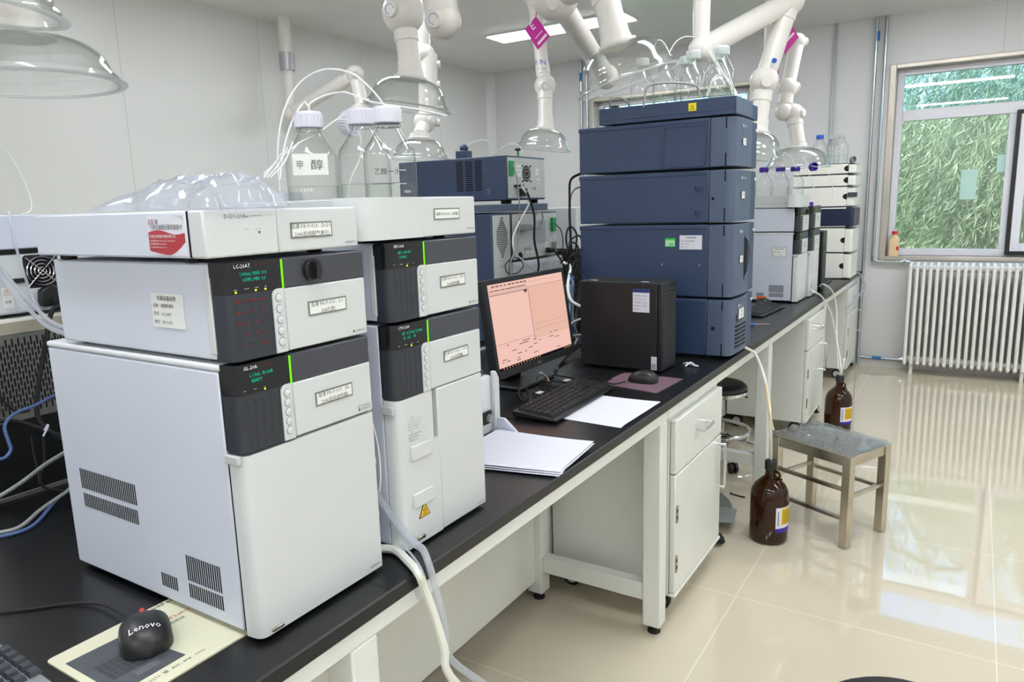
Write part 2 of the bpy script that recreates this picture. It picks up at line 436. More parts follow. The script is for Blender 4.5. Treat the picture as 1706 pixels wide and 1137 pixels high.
# ceiling lamps; all but one are added out of view to light the room
LAMPW = emat('lamp_diffuser', (245, 248, 253), LAMP_STRENGTH)
LFR = mat('lamp_frame_white', (235, 235, 235), .4, var=.01)
def lamp(x, y, label):
    t = thing('ceiling_light', label, 'ceiling light', (x, y, ZC), group='ceiling light panels')
    MB(LFR).box(x - .62, x + .62, y - .15, y + .15, ZC - .010, ZC - .0005).build('frame', t, bevel=.002)
    MB(LAMPW).box(x - .60, x + .60, y - .13, y + .13, ZC - .014, ZC - .0102).build('diffuser', t)
LX = (-2.13, .45, 2.25)
for y in (4.80, 2.3, -.2, -2.5):
    for x in LX:
        if x == -2.13 and y == 4.80: lb = 'long bright white light panel on the ceiling behind the extraction arms'
        else: lb = 'added white ceiling light panel out of view, lighting the room'
        lamp(x, y - (.0 if x < 0 else .25), lb)

# ------------------------------------------------------------------ outside the window
GRASS = mat('lawn_green', (96, 128, 62), .9, var=.25, vscale=3)
single(MB(GRASS).box(-30, 30, Y1 + .3, 60, -.25, -.15), 'ground_outside', None, None, kind='structure')
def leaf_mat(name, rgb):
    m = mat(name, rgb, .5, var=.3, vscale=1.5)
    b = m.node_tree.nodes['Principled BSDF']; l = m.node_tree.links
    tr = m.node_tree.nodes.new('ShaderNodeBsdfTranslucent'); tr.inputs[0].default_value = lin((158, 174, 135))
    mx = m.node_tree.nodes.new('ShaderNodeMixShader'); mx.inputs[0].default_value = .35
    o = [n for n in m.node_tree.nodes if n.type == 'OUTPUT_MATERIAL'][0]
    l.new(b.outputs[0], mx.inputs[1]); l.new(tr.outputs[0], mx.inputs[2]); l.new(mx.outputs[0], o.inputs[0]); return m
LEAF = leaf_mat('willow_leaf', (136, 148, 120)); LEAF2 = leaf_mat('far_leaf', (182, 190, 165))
BARK = mat('tree_bark', (92, 78, 62), .9, var=.2, vscale=10)
def willow(x, y, h, rad, ns, label, leaf, seed, base=1.2, big=1.0):
    rnd = random.Random(seed)
    t = thing('willow_tree', label, 'tree', (x, y, -.15), group='trees outside the window')
    b = MB(BARK)
    b.curve([(x, y, -.15), (x + .05, y, h * .3), (x - .1, y + .05, h * .55), (x, y, h * .8)], .13, 10)
    for k in range(9):
        a = rnd.uniform(0, 6.28); z = h * rnd.uniform(.35, .7); rr = rad * rnd.uniform(.5, .9)
        b.curve([(x, y, z), (x + math.cos(a) * rr * .5, y + math.sin(a) * rr * .5, z + h * .16), (x + math.cos(a) * rr, y + math.sin(a) * rr, z + h * .12)], .03, 6, 4)
    b.build('trunk', t)
    m = MB(leaf)
    for s_ in range(ns):
        a = rnd.uniform(0, 6.28); rr = rad * math.sqrt(rnd.uniform(.02, 1)); top = h * (1 - .25 * (rr / rad) ** 2) * (1.02 - .80 * rnd.random() ** .5)
        px, py, pz = x + math.cos(a) * rr, y + math.sin(a) * rr, top
        L = rnd.uniform(.5, 1.5) * big; dx, dy = math.cos(a) * rnd.uniform(0, .35) + rnd.uniform(-.3, .3), math.sin(a) * .2 + rnd.uniform(-.2, .2)
        n = int(19 * L / 1.0) + 4
        for k in range(n):
            f = k / n; c = Vector((px + dx * f * L, py + dy * f * L, pz - f * L * (0.55 + .45 * f)))
            if c.z < .05: continue
            ll = rnd.uniform(.09, .16) * big; w = ll * rnd.uniform(.045, .07)
            d = Vector((rnd.uniform(-.5, .5) + dx * 2.2, rnd.uniform(-.5, .5), rnd.uniform(-1.3, -.2))).normalized()
            sd = d.cross(Vector((rnd.uniform(-1, 1), rnd.uniform(-1, 1), rnd.uniform(-1, 1)))).normalized() * w
            m.add([c, c + d * ll * .5 + sd, c + d * ll, c + d * ll * .5 - sd], [(0, 1, 2, 3)])
    f = m.build('foliage', t, smooth=False, fix=False); f['kind'] = 'stuff'
    return t
willow(1.7, 10.4, 4.7, 2.1, 5600, 'near willow with long drooping leaves filling the clear lower pane', LEAF, 3)
willow(-3.6, 11.8, 3.8, 1.7, 1200, 'willow outside the window behind the instrument towers', LEAF, 4)
willow(6.6, 11.8, 4.0, 1.7, 1200, 'willow seen through the opened sash at the edge of the photo', LEAF, 5)
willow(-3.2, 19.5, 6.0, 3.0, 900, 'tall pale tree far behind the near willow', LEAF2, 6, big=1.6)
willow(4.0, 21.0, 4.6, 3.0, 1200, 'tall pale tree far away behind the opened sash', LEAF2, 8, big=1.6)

# ------------------------------------------------------------------ wall pipes and radiator
def pipes(x, xr, zb, label, ytop=None, bands=(), wall=Y1 - .035):
    t = thing('heating_pipe', label, 'pipe', (x, wall, ZC), group='heating pipes on the far wall')
    if xr: MB(PIPE).curve([(x, wall, ZC), (x, wall, 1.6), (x, wall, zb + .06), (x + .012, wall, zb + .015), (x + .06, wall, zb), (xr, wall, zb)], .0125, 10, 4).build('pipe_run', t)
    else: MB(PIPE).cyl((x, wall, ZC), (x, wall, zb), .0125).build('pipe_run', t)
    for p0, p1 in bands: MB(BLUEBAND).cyl(p0, p1, .0135).build('blue_band', t)
    if xr:
        v = MB(PIPE).cyl((xr - .07, wall, zb), (xr - .015, wall, zb), .018); v.cyl((xr - .045, wall - .0, zb), (xr - .045, wall - .05, zb + .02), .01); v.build('valve', t)
    return t
RY = 5.97
pipes(.012, .39, .075, 'steel heating pipe running from ceiling to the foot of the radiator, blue bands', bands=[((.022, 6.095, 2.62), (.022, 6.095, 2.69)), ((.12, 6.095, .075), (.19, 6.095, .075))])
pipes(.080, .36, .885, 'steel heating pipe beside the window bending to the top of the radiator')
pipes(-2.592, None, .9, 'thin steel pipe with blue band beside the window behind the blue tower', bands=[((-2.592, 6.095, 2.60), (-2.592, 6.095, 2.68))])
pipes(-2.53, None, .9, 'plain thin steel pipe hugging the edge of the window behind the blue tower')

RADW = mat('radiator_white_enamel', (236, 236, 232), .25, var=.01)
rad = thing('radiator', 'white column radiator under the window', 'radiator', (.36, RY, 0))
rx0 = .375; NR = 33
hz = MB(RADW)
hz.cyl((rx0 - .015, RY, .115), (rx0 + .046 * (NR - 1) + .02, RY, .115), .026).build('bottom_header', rad)
hz = MB(RADW); hz.cyl((rx0 - .015, RY, .845), (rx0 + .046 * (NR - 1) + .02, RY, .845), .026); hz.build('top_header', rad)
for i in range(NR):
    x = rx0 + .046 * i; c = MB(RADW)
    for dy in (-.078, -.052, -.026, .0, .026, .052, .078):  # rows added behind the front one to deepen the shade between columns
        c.tube(spline([(x, RY + dy * .4, .882), (x, RY + dy, .855), (x, RY + dy, .80), (x, RY + dy, .15), (x, RY + dy, .105), (x, RY + dy * .4, .075)], 3), .0125, 8)
    c.build('column', rad)
for i in (1, 17, 31):
    MB(RADW).box(rx0 + .046 * i - .012, rx0 + .046 * i + .012, RY - .05, RY + .05, 0, .09).build('foot', rad, bevel=.003)
MB(REARGREY).box(rx0 - .02, rx0 - .004, RY - .055, RY - .048, .78, .80).build('clip', rad)

jug = thing('plastic_jug', 'cream plastic jug with red cap on the window sill', 'jug', (.225, Y1 + .045, WZ0 + .001))
JUG = mat('cream_jug_plastic', (235, 205, 165), .4, var=.03)
MB(JUG).prism(rrect(.185, .262, Y1 + .008, Y1 + .082, .012), 'z', WZ0 + .001, WZ0 + .145).lathe([(.033, .145), (.03, .155), (.016, .17), (.016, .178)], (.2235, Y1 + .045, WZ0)).build('jug_body', jug)
MB(mat('red_cap', (214, 36, 40), .4, var=.02)).lathe([(.021, .178), (.021, .2), (.018, .203)], (.2235, Y1 + .045, WZ0)).build('cap', jug)
MB(MATS['red_cap']).box(.244, .2622, Y1 + .0068, Y1 + .0078, WZ0 + .05, WZ0 + .08).build('red_mark', jug)

# ------------------------------------------------------------------ worktops and bench frames
ZT = .80
wt = MB(WORKTOP)
wt.prism([(-1.028, .782), (-.03, .782), (-.03, .770), (-.004, .770), (0, .774), (0, .797), (-.003, .80), (-1.028, .80)], 'y', -1.2, 6.11)
for y in (.217, 2.62, 4.9):
    wt.use(VOID).box(-1.02, -.002, y - .0008, y + .0008, .7995, .8003)
wt.use(WORKTOP)
single(wt, 'worktop', 'continuous black resin worktop carrying the white instrument stacks and blue tower', 'worktop', group='black worktops')
wt = MB(WORKTOP); wt.prism([(-2.0, .774), (-2.0, .797), (-1.997, .80), (-1.05, .80), (-1.05, .782), (-1.97, .782), (-1.97, .77)], 'y', -1.2, 6.11)
single(wt, 'worktop', 'black worktop on the opposite side of the island, behind the instruments', 'worktop', group='black worktops')
single(MB(mat('edge_trim_aluminium', (225, 225, 222), .3, .6, var=.02)).box(-1.0495, -1.0285, -1.2, 6.11, .7, .806), 'joint_strip', 'pale metal strip between the two worktops under the rear instruments', 'trim strip')

def foot(mb, x, y): mb.lathe([(.022, 0), (.022, .006), (.012, .012), (.012, .04)], (x, y, 0), seg=14)
def bench(y0, y1, label, legs, panels):
    t = thing('bench_frame', label, 'bench frame', (-.25, y0, 0), group='white steel bench frames')
    r = MB(BENCHW).box(-.055, -.008, y0, y1, .735, .7695); r.build('front_rail', t, bevel=.003)
    MB(BENCHW).box(-1.0, -.955, y0, y1, .735, .7695).build('rear_rail', t, bevel=.003)
    for y in legs:
        f = MB(RUBBER)
        for x0, x1 in ((-.068, -.008), (-.515, -.455)):
            MB(BENCHW).box(x0, x1, y, y + .06, .03, .735).build('leg', t, bevel=.004)
            g = MB(RUBBER); foot(g, (x0 + x1) / 2, y + .03); g.build('levelling_foot', t)
        MB(BENCHW).box(-.455, -.068, y + .008, y + .052, .115, .175).build('cross_bar', t, bevel=.003)
        MB(BENCHW).box(-.955, -.068, y + .008, y + .052, .70, .735).build('top_bar', t, bevel=.003)
    for a, b in panels:
        MB(BENCHG).box(-.50, -.482, a, b, .075, .735).build('modesty_panel', t, bevel=.002)
bench(-1.2, 1.545, 'white steel bench frame nearest the camera, under the white instrument stacks', (-1.1, .125, 1.485), ((-1.04, .125), (.185, 1.485)))
bench(1.55, 4.495, 'white steel bench frame under the blue tower and the stool', (2.925, 4.43), ((1.56, 2.925), (2.985, 4.43)))
bench(4.5, 6.10, 'white steel bench frame at the window end of the island', (6.03,), ((4.51, 6.03),))
bench2 = thing('island_base', 'pale back panel closing the far half of the island', 'bench base', (-1.5, 2, 0))
MB(BENCHG).box(-1.95, -1.06, -1.15, 6.08, .05, .7695).build('carcass', bench2, bevel=.003)

def caster(t, x, y, big=.036):
    MB(BLACK).box(x - .022, x + .022, y - .014, y + .014, .062, .088).build('caster_fork', t, bevel=.004)
    MB(mat('caster_grey', (205, 206, 204), .4, var=.02)).cyl((x, y - .013, .036), (x, y + .013, .036), .024, 20).use(RUBBER).lathe([(.025, -.011), (.036, -.011), (.036, .011), (.025, .011)], (x, y, .036), (0, 1, 0), 24, closed=True).build('caster_wheel', t)

def handle(t, p0, p1, out=.03):
    p0, p1 = Vector(p0), Vector(p1); o = Vector((out, 0, 0))
    d = (p1 - p0).normalized() * .008
    MB(CHROME).tube(spline([p0, p0 + o * .8, p0 + o + d, p1 + o - d, p1 + o * .8, p1], 4), .0048, 10).build('handle', t)
def cabinet(y0, y1, label, z0=.088, z1=.728):
    t = thing('drawer_cabinet', label, 'cabinet', (-.25, (y0 + y1) / 2, 0), group='white wheeled cabinets under the bench')
    MB(BENCHW).box(-.47, -.022, y0, y1, z0, z1).build('carcass', t, bevel=.003)
    zs = z1 - .2
    d = MB(BENCHW).box(-.021, .0, y0 + .004, y1 - .004, zs + .003, z1 - .012).build('drawer', t, bevel=.004)
    w = (y0 + y1) / 2
    handle(d, (0, w - .055, zs + .105), (0, w + .055, zs + .105))
    d = MB(BENCHW).box(-.021, .0, y0 + .004, y1 - .004, z0 + .012, zs - .003).build('door', t, bevel=.004)
    handle(d, (0, y1 - .05, zs - .03), (0, y1 - .05, zs - .20))
    for z in (zs - .14, z0 + .12):
        h = MB(STEEL).box(.0002, .004, y0 + .008, y0 + .024, z - .03, z + .03); h.use(VOID).box(.0035, .0045, y0 + .012, y0 + .02, z - .018, z - .006).box(.0035, .0045, y0 + .012, y0 + .02, z + .006, z + .018)
        h.build('hinge', d)
    MB(BENCHW).box(-.021, .004, y0, y1, z0, z0 + .01).build('bottom_lip', t, bevel=.002)
    for x in (-.07, -.42):
        for y in (y0 + .06, y1 - .06): caster(t, x, y)
    return t
cabinet(1.60, 2.125, 'white wheeled cabinet with drawer and door, next to the nearest corner leg')
cabinet(3.87, 4.375, 'white wheeled cabinet behind the steel stool, casters showing')
cabinet(5.47, 5.99, 'white wheeled cabinet at the window end of the bench')

# ------------------------------------------------------------------ instrument building blocks
def plate(t, name, org, w, h, lines, xd=(0, 1, 0), ud=(0, 0, 1), border=True, th=.0012, hh=None, slant=0, paper=None):
    """a stuck-on label with its printed lines; org is its lower corner, writing runs along xd"""
    xd = Vector(xd).normalized(); ud = Vector(ud).normalized()
    if slant:
        q = Matrix.Rotation(slant, 3, xd.cross(ud)); xd, ud = q @ xd, q @ ud
    n = xd.cross(ud); o = Vector(org); m = MB(LABELB if border else (paper or LABELP))
    m.slab([o, o + xd * w, o + xd * w + ud * h, o + ud * h], th)
    b = .0023 if border else 0
    if border:
        m.use(paper or LABELP); o2 = o + n * th + xd * b + ud * b
        m.slab([o2, o2 + xd * (w - 2 * b), o2 + xd * (w - 2 * b) + ud * (h - 2 * b), o2 + ud * (h - 2 * b)], .0003)
    k = len(lines)
    for i, ln in enumerate(lines):
        if isinstance(ln, str): ln = (ln, .5, (k - i - .5) / k, None, 'c')
        s, fx, fy, sz, al = ln[:5]
        if not s: continue
        sz = sz or (hh or h * .26); m.use(ln[5] if len(ln) > 5 else INK)
        m.text(s, sz, o + n * (th + .0005) + xd * (w * fx) + ud * (h * fy - sz / 2), xd, ud, al)
    return m.build(name, t, smooth=False)

def vent_block(m, y, x0, x1, z0, z1, n, shear=0.0):
    w = (x1 - x0) / n
    for i in range(n):
        a = x0 + w * i
        m.box(a, a + w * .48, y - .0006, y + .004, z0, z1)  # dark box standing for a vent hole, its shade put into the colour
def feet(t, x0, x1, y0, y1, z0, z1, r=.012):
    for x in (x0, x1):
        for y in (y0, y1): MB(RUBBER).cyl((x, y, z0), (x, y, z1), r, 14).build('foot', t)

LED_ON = True
def control_front(t, x, y, zb, zt, model, l1, l2, leds, legend, plate_lines, knob=False, brand=True, redkeys=False, w=.264, lh=.022):
    """front of one module: black panel with display and keypad, button column, light strip, charcoal band, white cover"""
    H = zt - zb; zs = zt - .0435 if H < .2 else zb + .0
    zs = zt - .044
    # left panel (rounded outer edge)
    arc = [(x - .03, y - .004)] + [(x - .03 + .03 * math.sin(a), y - .004 + .016 * (1 - math.cos(a))) for a in (.4, .8, 1.2, math.pi / 2)]
    arc = [(x - .0305, y - .0005), (x - .018, y), (x - .008, y + .002), (x - .002, y + .007), (x, y + .014)]
    poly = arc + [(x, y + .0945), (x - .032, y + .0945)]
    MB(VOID).box(x - .036, x - .0325, y + .0012, y + w - .001, zb + .002, zt - .002).build('gap_shade', t)  # near-black strip painting the shade in the gap behind the front
    p = MB(PANELDK).prism(poly, 'z', zb, zs).use(PANELBLK).prism(poly, 'z', zs, zt).build('control_panel', t)
    tx = MB(WHITEINK)
    e = .0008
    tx.text(model, .0052, (x + e, y + .015, zt - .0085), (0, 1, 0), (0, 0, 1))
    tx.use(REDLEG).box(x, x + e, y + .049, y + .068, zt - .006, zt - .0055).use(WHITEINK)
    for k, s in enumerate(leds): tx.text(s, .0016, (x + e, y + .012 + .017 * k, zs + .006), (0, 1, 0), (0, 0, 1))
    tx.use(VFD).text(l1, .0052, (x + e, y + .024, zt - .0195), (0, 1, 0), (0, 0, 1), squeeze=.8).text(l2, .0052, (x + e, y + .027, zt - .0275), (0, 1, 0), (0, 0, 1), squeeze=.8)
    tx.use(LEDY)
    for k in legend: tx.cyl((x, y + .015 + .0165 * k, zs + .003), (x + e, y + .015 + .0165 * k, zs + .003), .0014, 10)
    if redkeys:
        rr = random.Random(4)
        for r_ in range(5):
            for c_ in range(4):
                yy, zz = y + .016 + c_ * .0135, zs - .01 - r_ * .0155
                tx.use(PANELDK).box(x, x + .0003, yy - .004, yy + .004, zz - .004, zz + .004)
                tx.use(REDLEG)
                if r_ == 0 or (r_ < 3 and c_ == 0): tx.box(x, x + e, yy - .0042, yy + .0042, zz - .001, zz + .001)
                elif (r_, c_) == (4, 3): tx.box(x, x + e, yy - .005, yy + .005, zz - .001, zz + .001)
                elif c_ > 0 and not (r_ == 4 and c_ == 2): tx.box(x, x + e, yy - .0008, yy + .0008, zz - .002, zz + .002)
    else:
        for r_ in range(5):
            for c_ in range(4):
                yy, zz = y + .02 + c_ * .0135, zs - .012 - r_ * .0155
                if zz > zb + .005: tx.use(PANELDK).box(x, x + .0005, yy - .0045, yy + .0045, zz - .0045, zz + .0045)
    tx.build('display_lettering', p, smooth=False)
    # button column
    c = MB(FRONTW).prism(rrect(y + .0745, y + .0945, zb + .0005, zs + .001, .010, 5, '0100'), 'x', x, x + .0022).build('button_strip', t)
    n = 5; step = (zs - zb - .012) / n
    for k in range(n):
        zz = zs - .012 - step * k
        MB(FRONTW).lathe([(.0058, 0), (.0058, .0012), (.0048, .0018)], (x + .0022, y + .085, zz), (1, 0, 0), 18).use(GREYINK).lathe([(.0056, 0), (.0064, 0), (.0064, .0004), (.0056, .0004)], (x + .0022, y + .085, zz), (1, 0, 0), 20, closed=True).text(('run', 'cf', 'purge', 'func', 'enter')[k], .0018, (x + .0026, y + .085, zz - .0105), (0, 1, 0), (0, 0, 1), 'c').build('button', c)
    MB(LED if LED_ON else CABLEG).box(x - .02, x + .001, y + .0948, y + .0972, zs, zt - .002).build('light_strip', t)
    # right cover
    a, b = y + .0975, y + w
    MB(FRONTW).box(x - .032, x, a, b, zb, zs).build('front_cover', t, bevel=.0025)
    MB(DARK).box(x - .032, x, a, b, zs + .0003, zt).build('charcoal_band', t, bevel=.0025)
    pl = plate(t, 'name_label', (x + .0004, a + .042, zs - .047 if len(plate_lines) > 1 else zs - .045), .079, lh, plate_lines)
    if knob:
        k = MB(BLACK).lathe([(.0165, 0), (.0165, .006), (.0155, .008)], (x, y + .152, zt - .022), (1, 0, 0), 28)
        k.prism(rrect(y + .1475, y + .1565, zt - .036, zt - .008, .004), 'x', x + .006, x + .017); k.build('valve_knob', t)
    if brand: MB(GREYINK).text('⌖SHIMADZU' if False else 'SHIMADZU', .0035, (x + .0006, b - .004, zb + .006), (0, 1, 0), (0, 0, 1), 'r').box(x, x + .0006, b - .0335, b - .030, zb + .006, zb + .0095).build('maker_lettering', t, smooth=False)

XF = -.061
def autosampler(y, z, x, label, plate_lines, side=True, l2='READY'):
    t = thing('autosampler', label, 'instrument', (x - .25, y + .13, z), group='white liquid chromatography modules')
    zb, zt = z + .012, z + .42
    MB(WHITE_SIDE).box(x - .50, x - .0365, y, y + .26, zb, zt - .011).build('housing', t, bevel=.003)
    MB(WHITE).box(x - .502, x - .032, y - .001, y + .261, zt - .0105, zt).build('lid', t, bevel=.004)
    for a in ((-.45, -.28, .162, .198, 30), (-.448, -.282, .128, .153, 30), (-.164, -.078, .062, .105, 16), (-.164, -.078, .033, .057, 16), (-.237, -.193, .034, .057, 8)):
        v = MB(VOID); vent_block(v, y, x + a[0], x + a[1], z + a[2], z + a[3], a[4]); v.build('side_vent_dark_slits', t, smooth=False)
    control_front(t, x, y, z + .293, z + .4205, 'SIL-20A', 'L:1.5mL  /R:CntR', '              ' + l2, ('heat', 'inject', 'run', ''), (2,), plate_lines)
    poly = [(x - .0305, y - .0005), (x - .018, y), (x - .008, y + .002), (x - .002, y + .007), (x, y + .014), (x, y + .262), (x - .032, y + .262)]
    MB(VOID).box(x - .036, x - .0325, y + .0012, y + .259, zb + .002, z + .29).build('gap_shade', t)  # near-black strip for the shade in the gap behind the door
    d = MB(FRONTW).prism(poly, 'z', z + .008, z + .2895).build('lower_door', t)
    MB(REARGREY).box(x - .034, x - .004, y - .0062, y + .001, z + .278, z + .292).build('hinge_clip', d, bevel=.002)
    MB(GREYINK).text('SHIMADZU', .0035, (x + .0006, y + .256, z + .016), (0, 1, 0), (0, 0, 1), 'r').build('maker_lettering', d, smooth=False)
    MB(STEEL).box(x - .002, x + .003, y + .02, y + .042, z + .012, z + .017).build('door_catch', d, bevel=.001)
    MB(GREYINK).text('20 series', .0055, (x + .0006, y + .256, z + .304), (0, 1, 0), (0, 0, 1), 'r').build('series_lettering', t, smooth=False)
    feet(t, x - .45, x - .07, y + .03, y + .23, z, zb)
    return t
def pump(y, z, x, label, plate_lines, model='LC-20AT', l1='1.000mL MAX 10.0', l2=' 0.5MPa MIN  0.0', knob=True, red=True, card=True, cat='instrument', name='pump_module', legend=(0, 2, 3), knobs=True, D=.44, leds=('pump', 'prog.run', 'remote', 'G.E')):
    t = thing(name, label, cat, (x - .22, y + .13, z), group='white liquid chromatography modules')
    zb, zt = z + .002, z + .137
    MB(WHITE_SIDE).box(x - D, x - .034, y, y + .26, zb, zt).build('housing', t, bevel=.003)
    MB(FRONTW).box(x - .045, x - .0325, y - .0015, y + .26, zb + .008, zt - .02).build('side_lip', t, bevel=.002)
    control_front(t, x, y, z + .001, z + .1375, model, l1, l2, leds, legend, plate_lines, knob=knob, redkeys=red)
    if card:
        plate(t, 'equipment_card', (x - .172, y - .0006, z + .042), .076, .05, [('仪器设备标牌', .5, .86, .0055, 'c'), ('名称：液相色谱仪', .06, .64, .0045, 'l'), ('型号：LC-20AT', .06, .40, .0045, 'l'), ('编号：FX-Y-013', .06, .16, .0045, 'l')], xd=(1, 0, 0), border=False, hh=.005)
    feet(t, x - D + .03, x - .07, y + .03, y + .23, z - .0045, zb)
    return t
def degasser(y, z, x, label, plate_lines, card=True):
    t = thing('degasser_unit', label, 'instrument', (x - .22, y + .13, z), group='white liquid chromatography modules')
    zb, zt = z + .003, z + .066
    MB(WHITE_SIDE).box(x - .435, x - .0352, y, y + .28, zb, zt).build('housing', t, bevel=.003)
    MB(VOID).box(x - .036, x - .0325, y + .001, y + .278, zb + .001, zt - .001).build('gap_shade', t)  # shade of the open gap, drawn as a near-black strip
    MB(FRONTW).box(x - .0322, x, y, y + .12, zb, zt).build('front_cover', t, bevel=.003)
    MB(FRONTW).box(x - .033, x, y + .1206, y + .28, zb, zt).build('front_cover', t, bevel=.003)
    tx = MB(GREYINK)
    tx.text('DGU-20A', .006, (x + .0007, y + .032, zt - .012), (0, 1, 0), (0, 0, 1)).text('5R', .0035, (x + .0007, y + .0655, zt - .012), (0, 1, 0), (0, 0, 1)).box(x, x + .0006, y + .074, y + .093, zt - .0095, zt - .009)
    tx.text('vacuum', .002, (x + .0007, y + .062, zt - .028), (0, 1, 0), (0, 0, 1)).text('power', .002, (x + .0007, y + .083, zt - .028), (0, 1, 0), (0, 0, 1)).cyl((x, y + .087, zt - .032), (x + .001, y + .087, zt - .032), .0017, 12)
    tx.text('SHIMADZU', .0035, (x + .0007, y + .274, zb + .006), (0, 1, 0), (0, 0, 1), 'r')
    tx.build('front_lettering', t, smooth=False)
    plate(t, 'name_label', (x + .0004, y + .142, z + .022), .081, .023, plate_lines)
    if card:
        x0 = x - .121; z0 = z + .007; w, h = .083, .054
        q = MB(PAPER).box(x0, x0 + w, y - .0012, y - .0002, z0, z0 + h)
        RC = mat('card_crimson', (172, 44, 58), .45, var=.05); q.use(RC)
        wl = [(k / 16, .006 - .006 * math.sin(k / 16 * 2.2) + .022 * max(0, k / 16 - .55) ** 1.3 * 2.2) for k in range(17)]; wu = [(k / 16, .031 + .003 * math.sin(k / 16 * 6.0)) for k in range(17)]
        q.prism([(x0 + .001 + a * .081, z0 + b) for a, b in wl] + [(x0 + .001 + a * .081, z0 + b) for a, b in wu[::-1]], 'y', y - .0018, y - .0012)
        q.use(mat('card_silver', (196, 198, 204), .4, var=.03)).prism([(x0 + .05 + .0325 * math.sin(a) if a < 9 else 0, z0 + .0535 - .011 * (1 - math.cos(a))) for a in [k * math.pi / 16 for k in range(9)]] + [(x0 + .0825, z0 + .0535)], 'y', y - .0016, y - .0012)
        q.use(REDINK).text('品', .006, (x0 + .003, y - .0022, z0 + .042), (1, 0, 0), (0, 0, 1)).use(INK).text('岛津', .006, (x0 + .0105, y - .0022, z0 + .042), (1, 0, 0), (0, 0, 1)).text('分析仪器售后服务联络卡', .0056, (x0 + .079, y - .0022, z0 + .035), (1, 0, 0), (0, 0, 1), 'r', .85)
        q.use(WHITEINK).text('岛津企业管理(中国)有限公司', .0034, (x0 + .004, y - .0024, z0 + .024), (1, 0, 0), (0, 0, 1))
        for k in range(3): q.text(('客户服务热线 800-810-0439 / 400-650-0439', '技术服务热线 400-650-0439', 'http://www.shimadzu.com.cn')[k], .0022, (x0 + .005, y - .0024, z0 + .0185 - .0042 * k), (1, 0, 0), (0, 0, 1))
        q.build('service_card', t, smooth=False)
    feet(t, x - .40, x - .07, y + .03, y + .25, z - .0045, zb)
    return t

SIL = autosampler(0, ZT, XF, 'large white autosampler at the bottom of the nearest stack, vents in its side', ['岛津 FX-Y-013：SIL-', '20A(自动进样器)'])
LC = pump(0, 1.2245, XF, 'white pump module with red key legends and black knob, in the nearest stack', ['岛津 FX-Y-013：LC-', '20AT(泵)'])
DGU = degasser(-.024, 1.3665, XF, 'low white degasser with red service card, topping the nearest stack', ['岛津 FX-Y-013：DGU-', '20A(在线脱气单元)'])

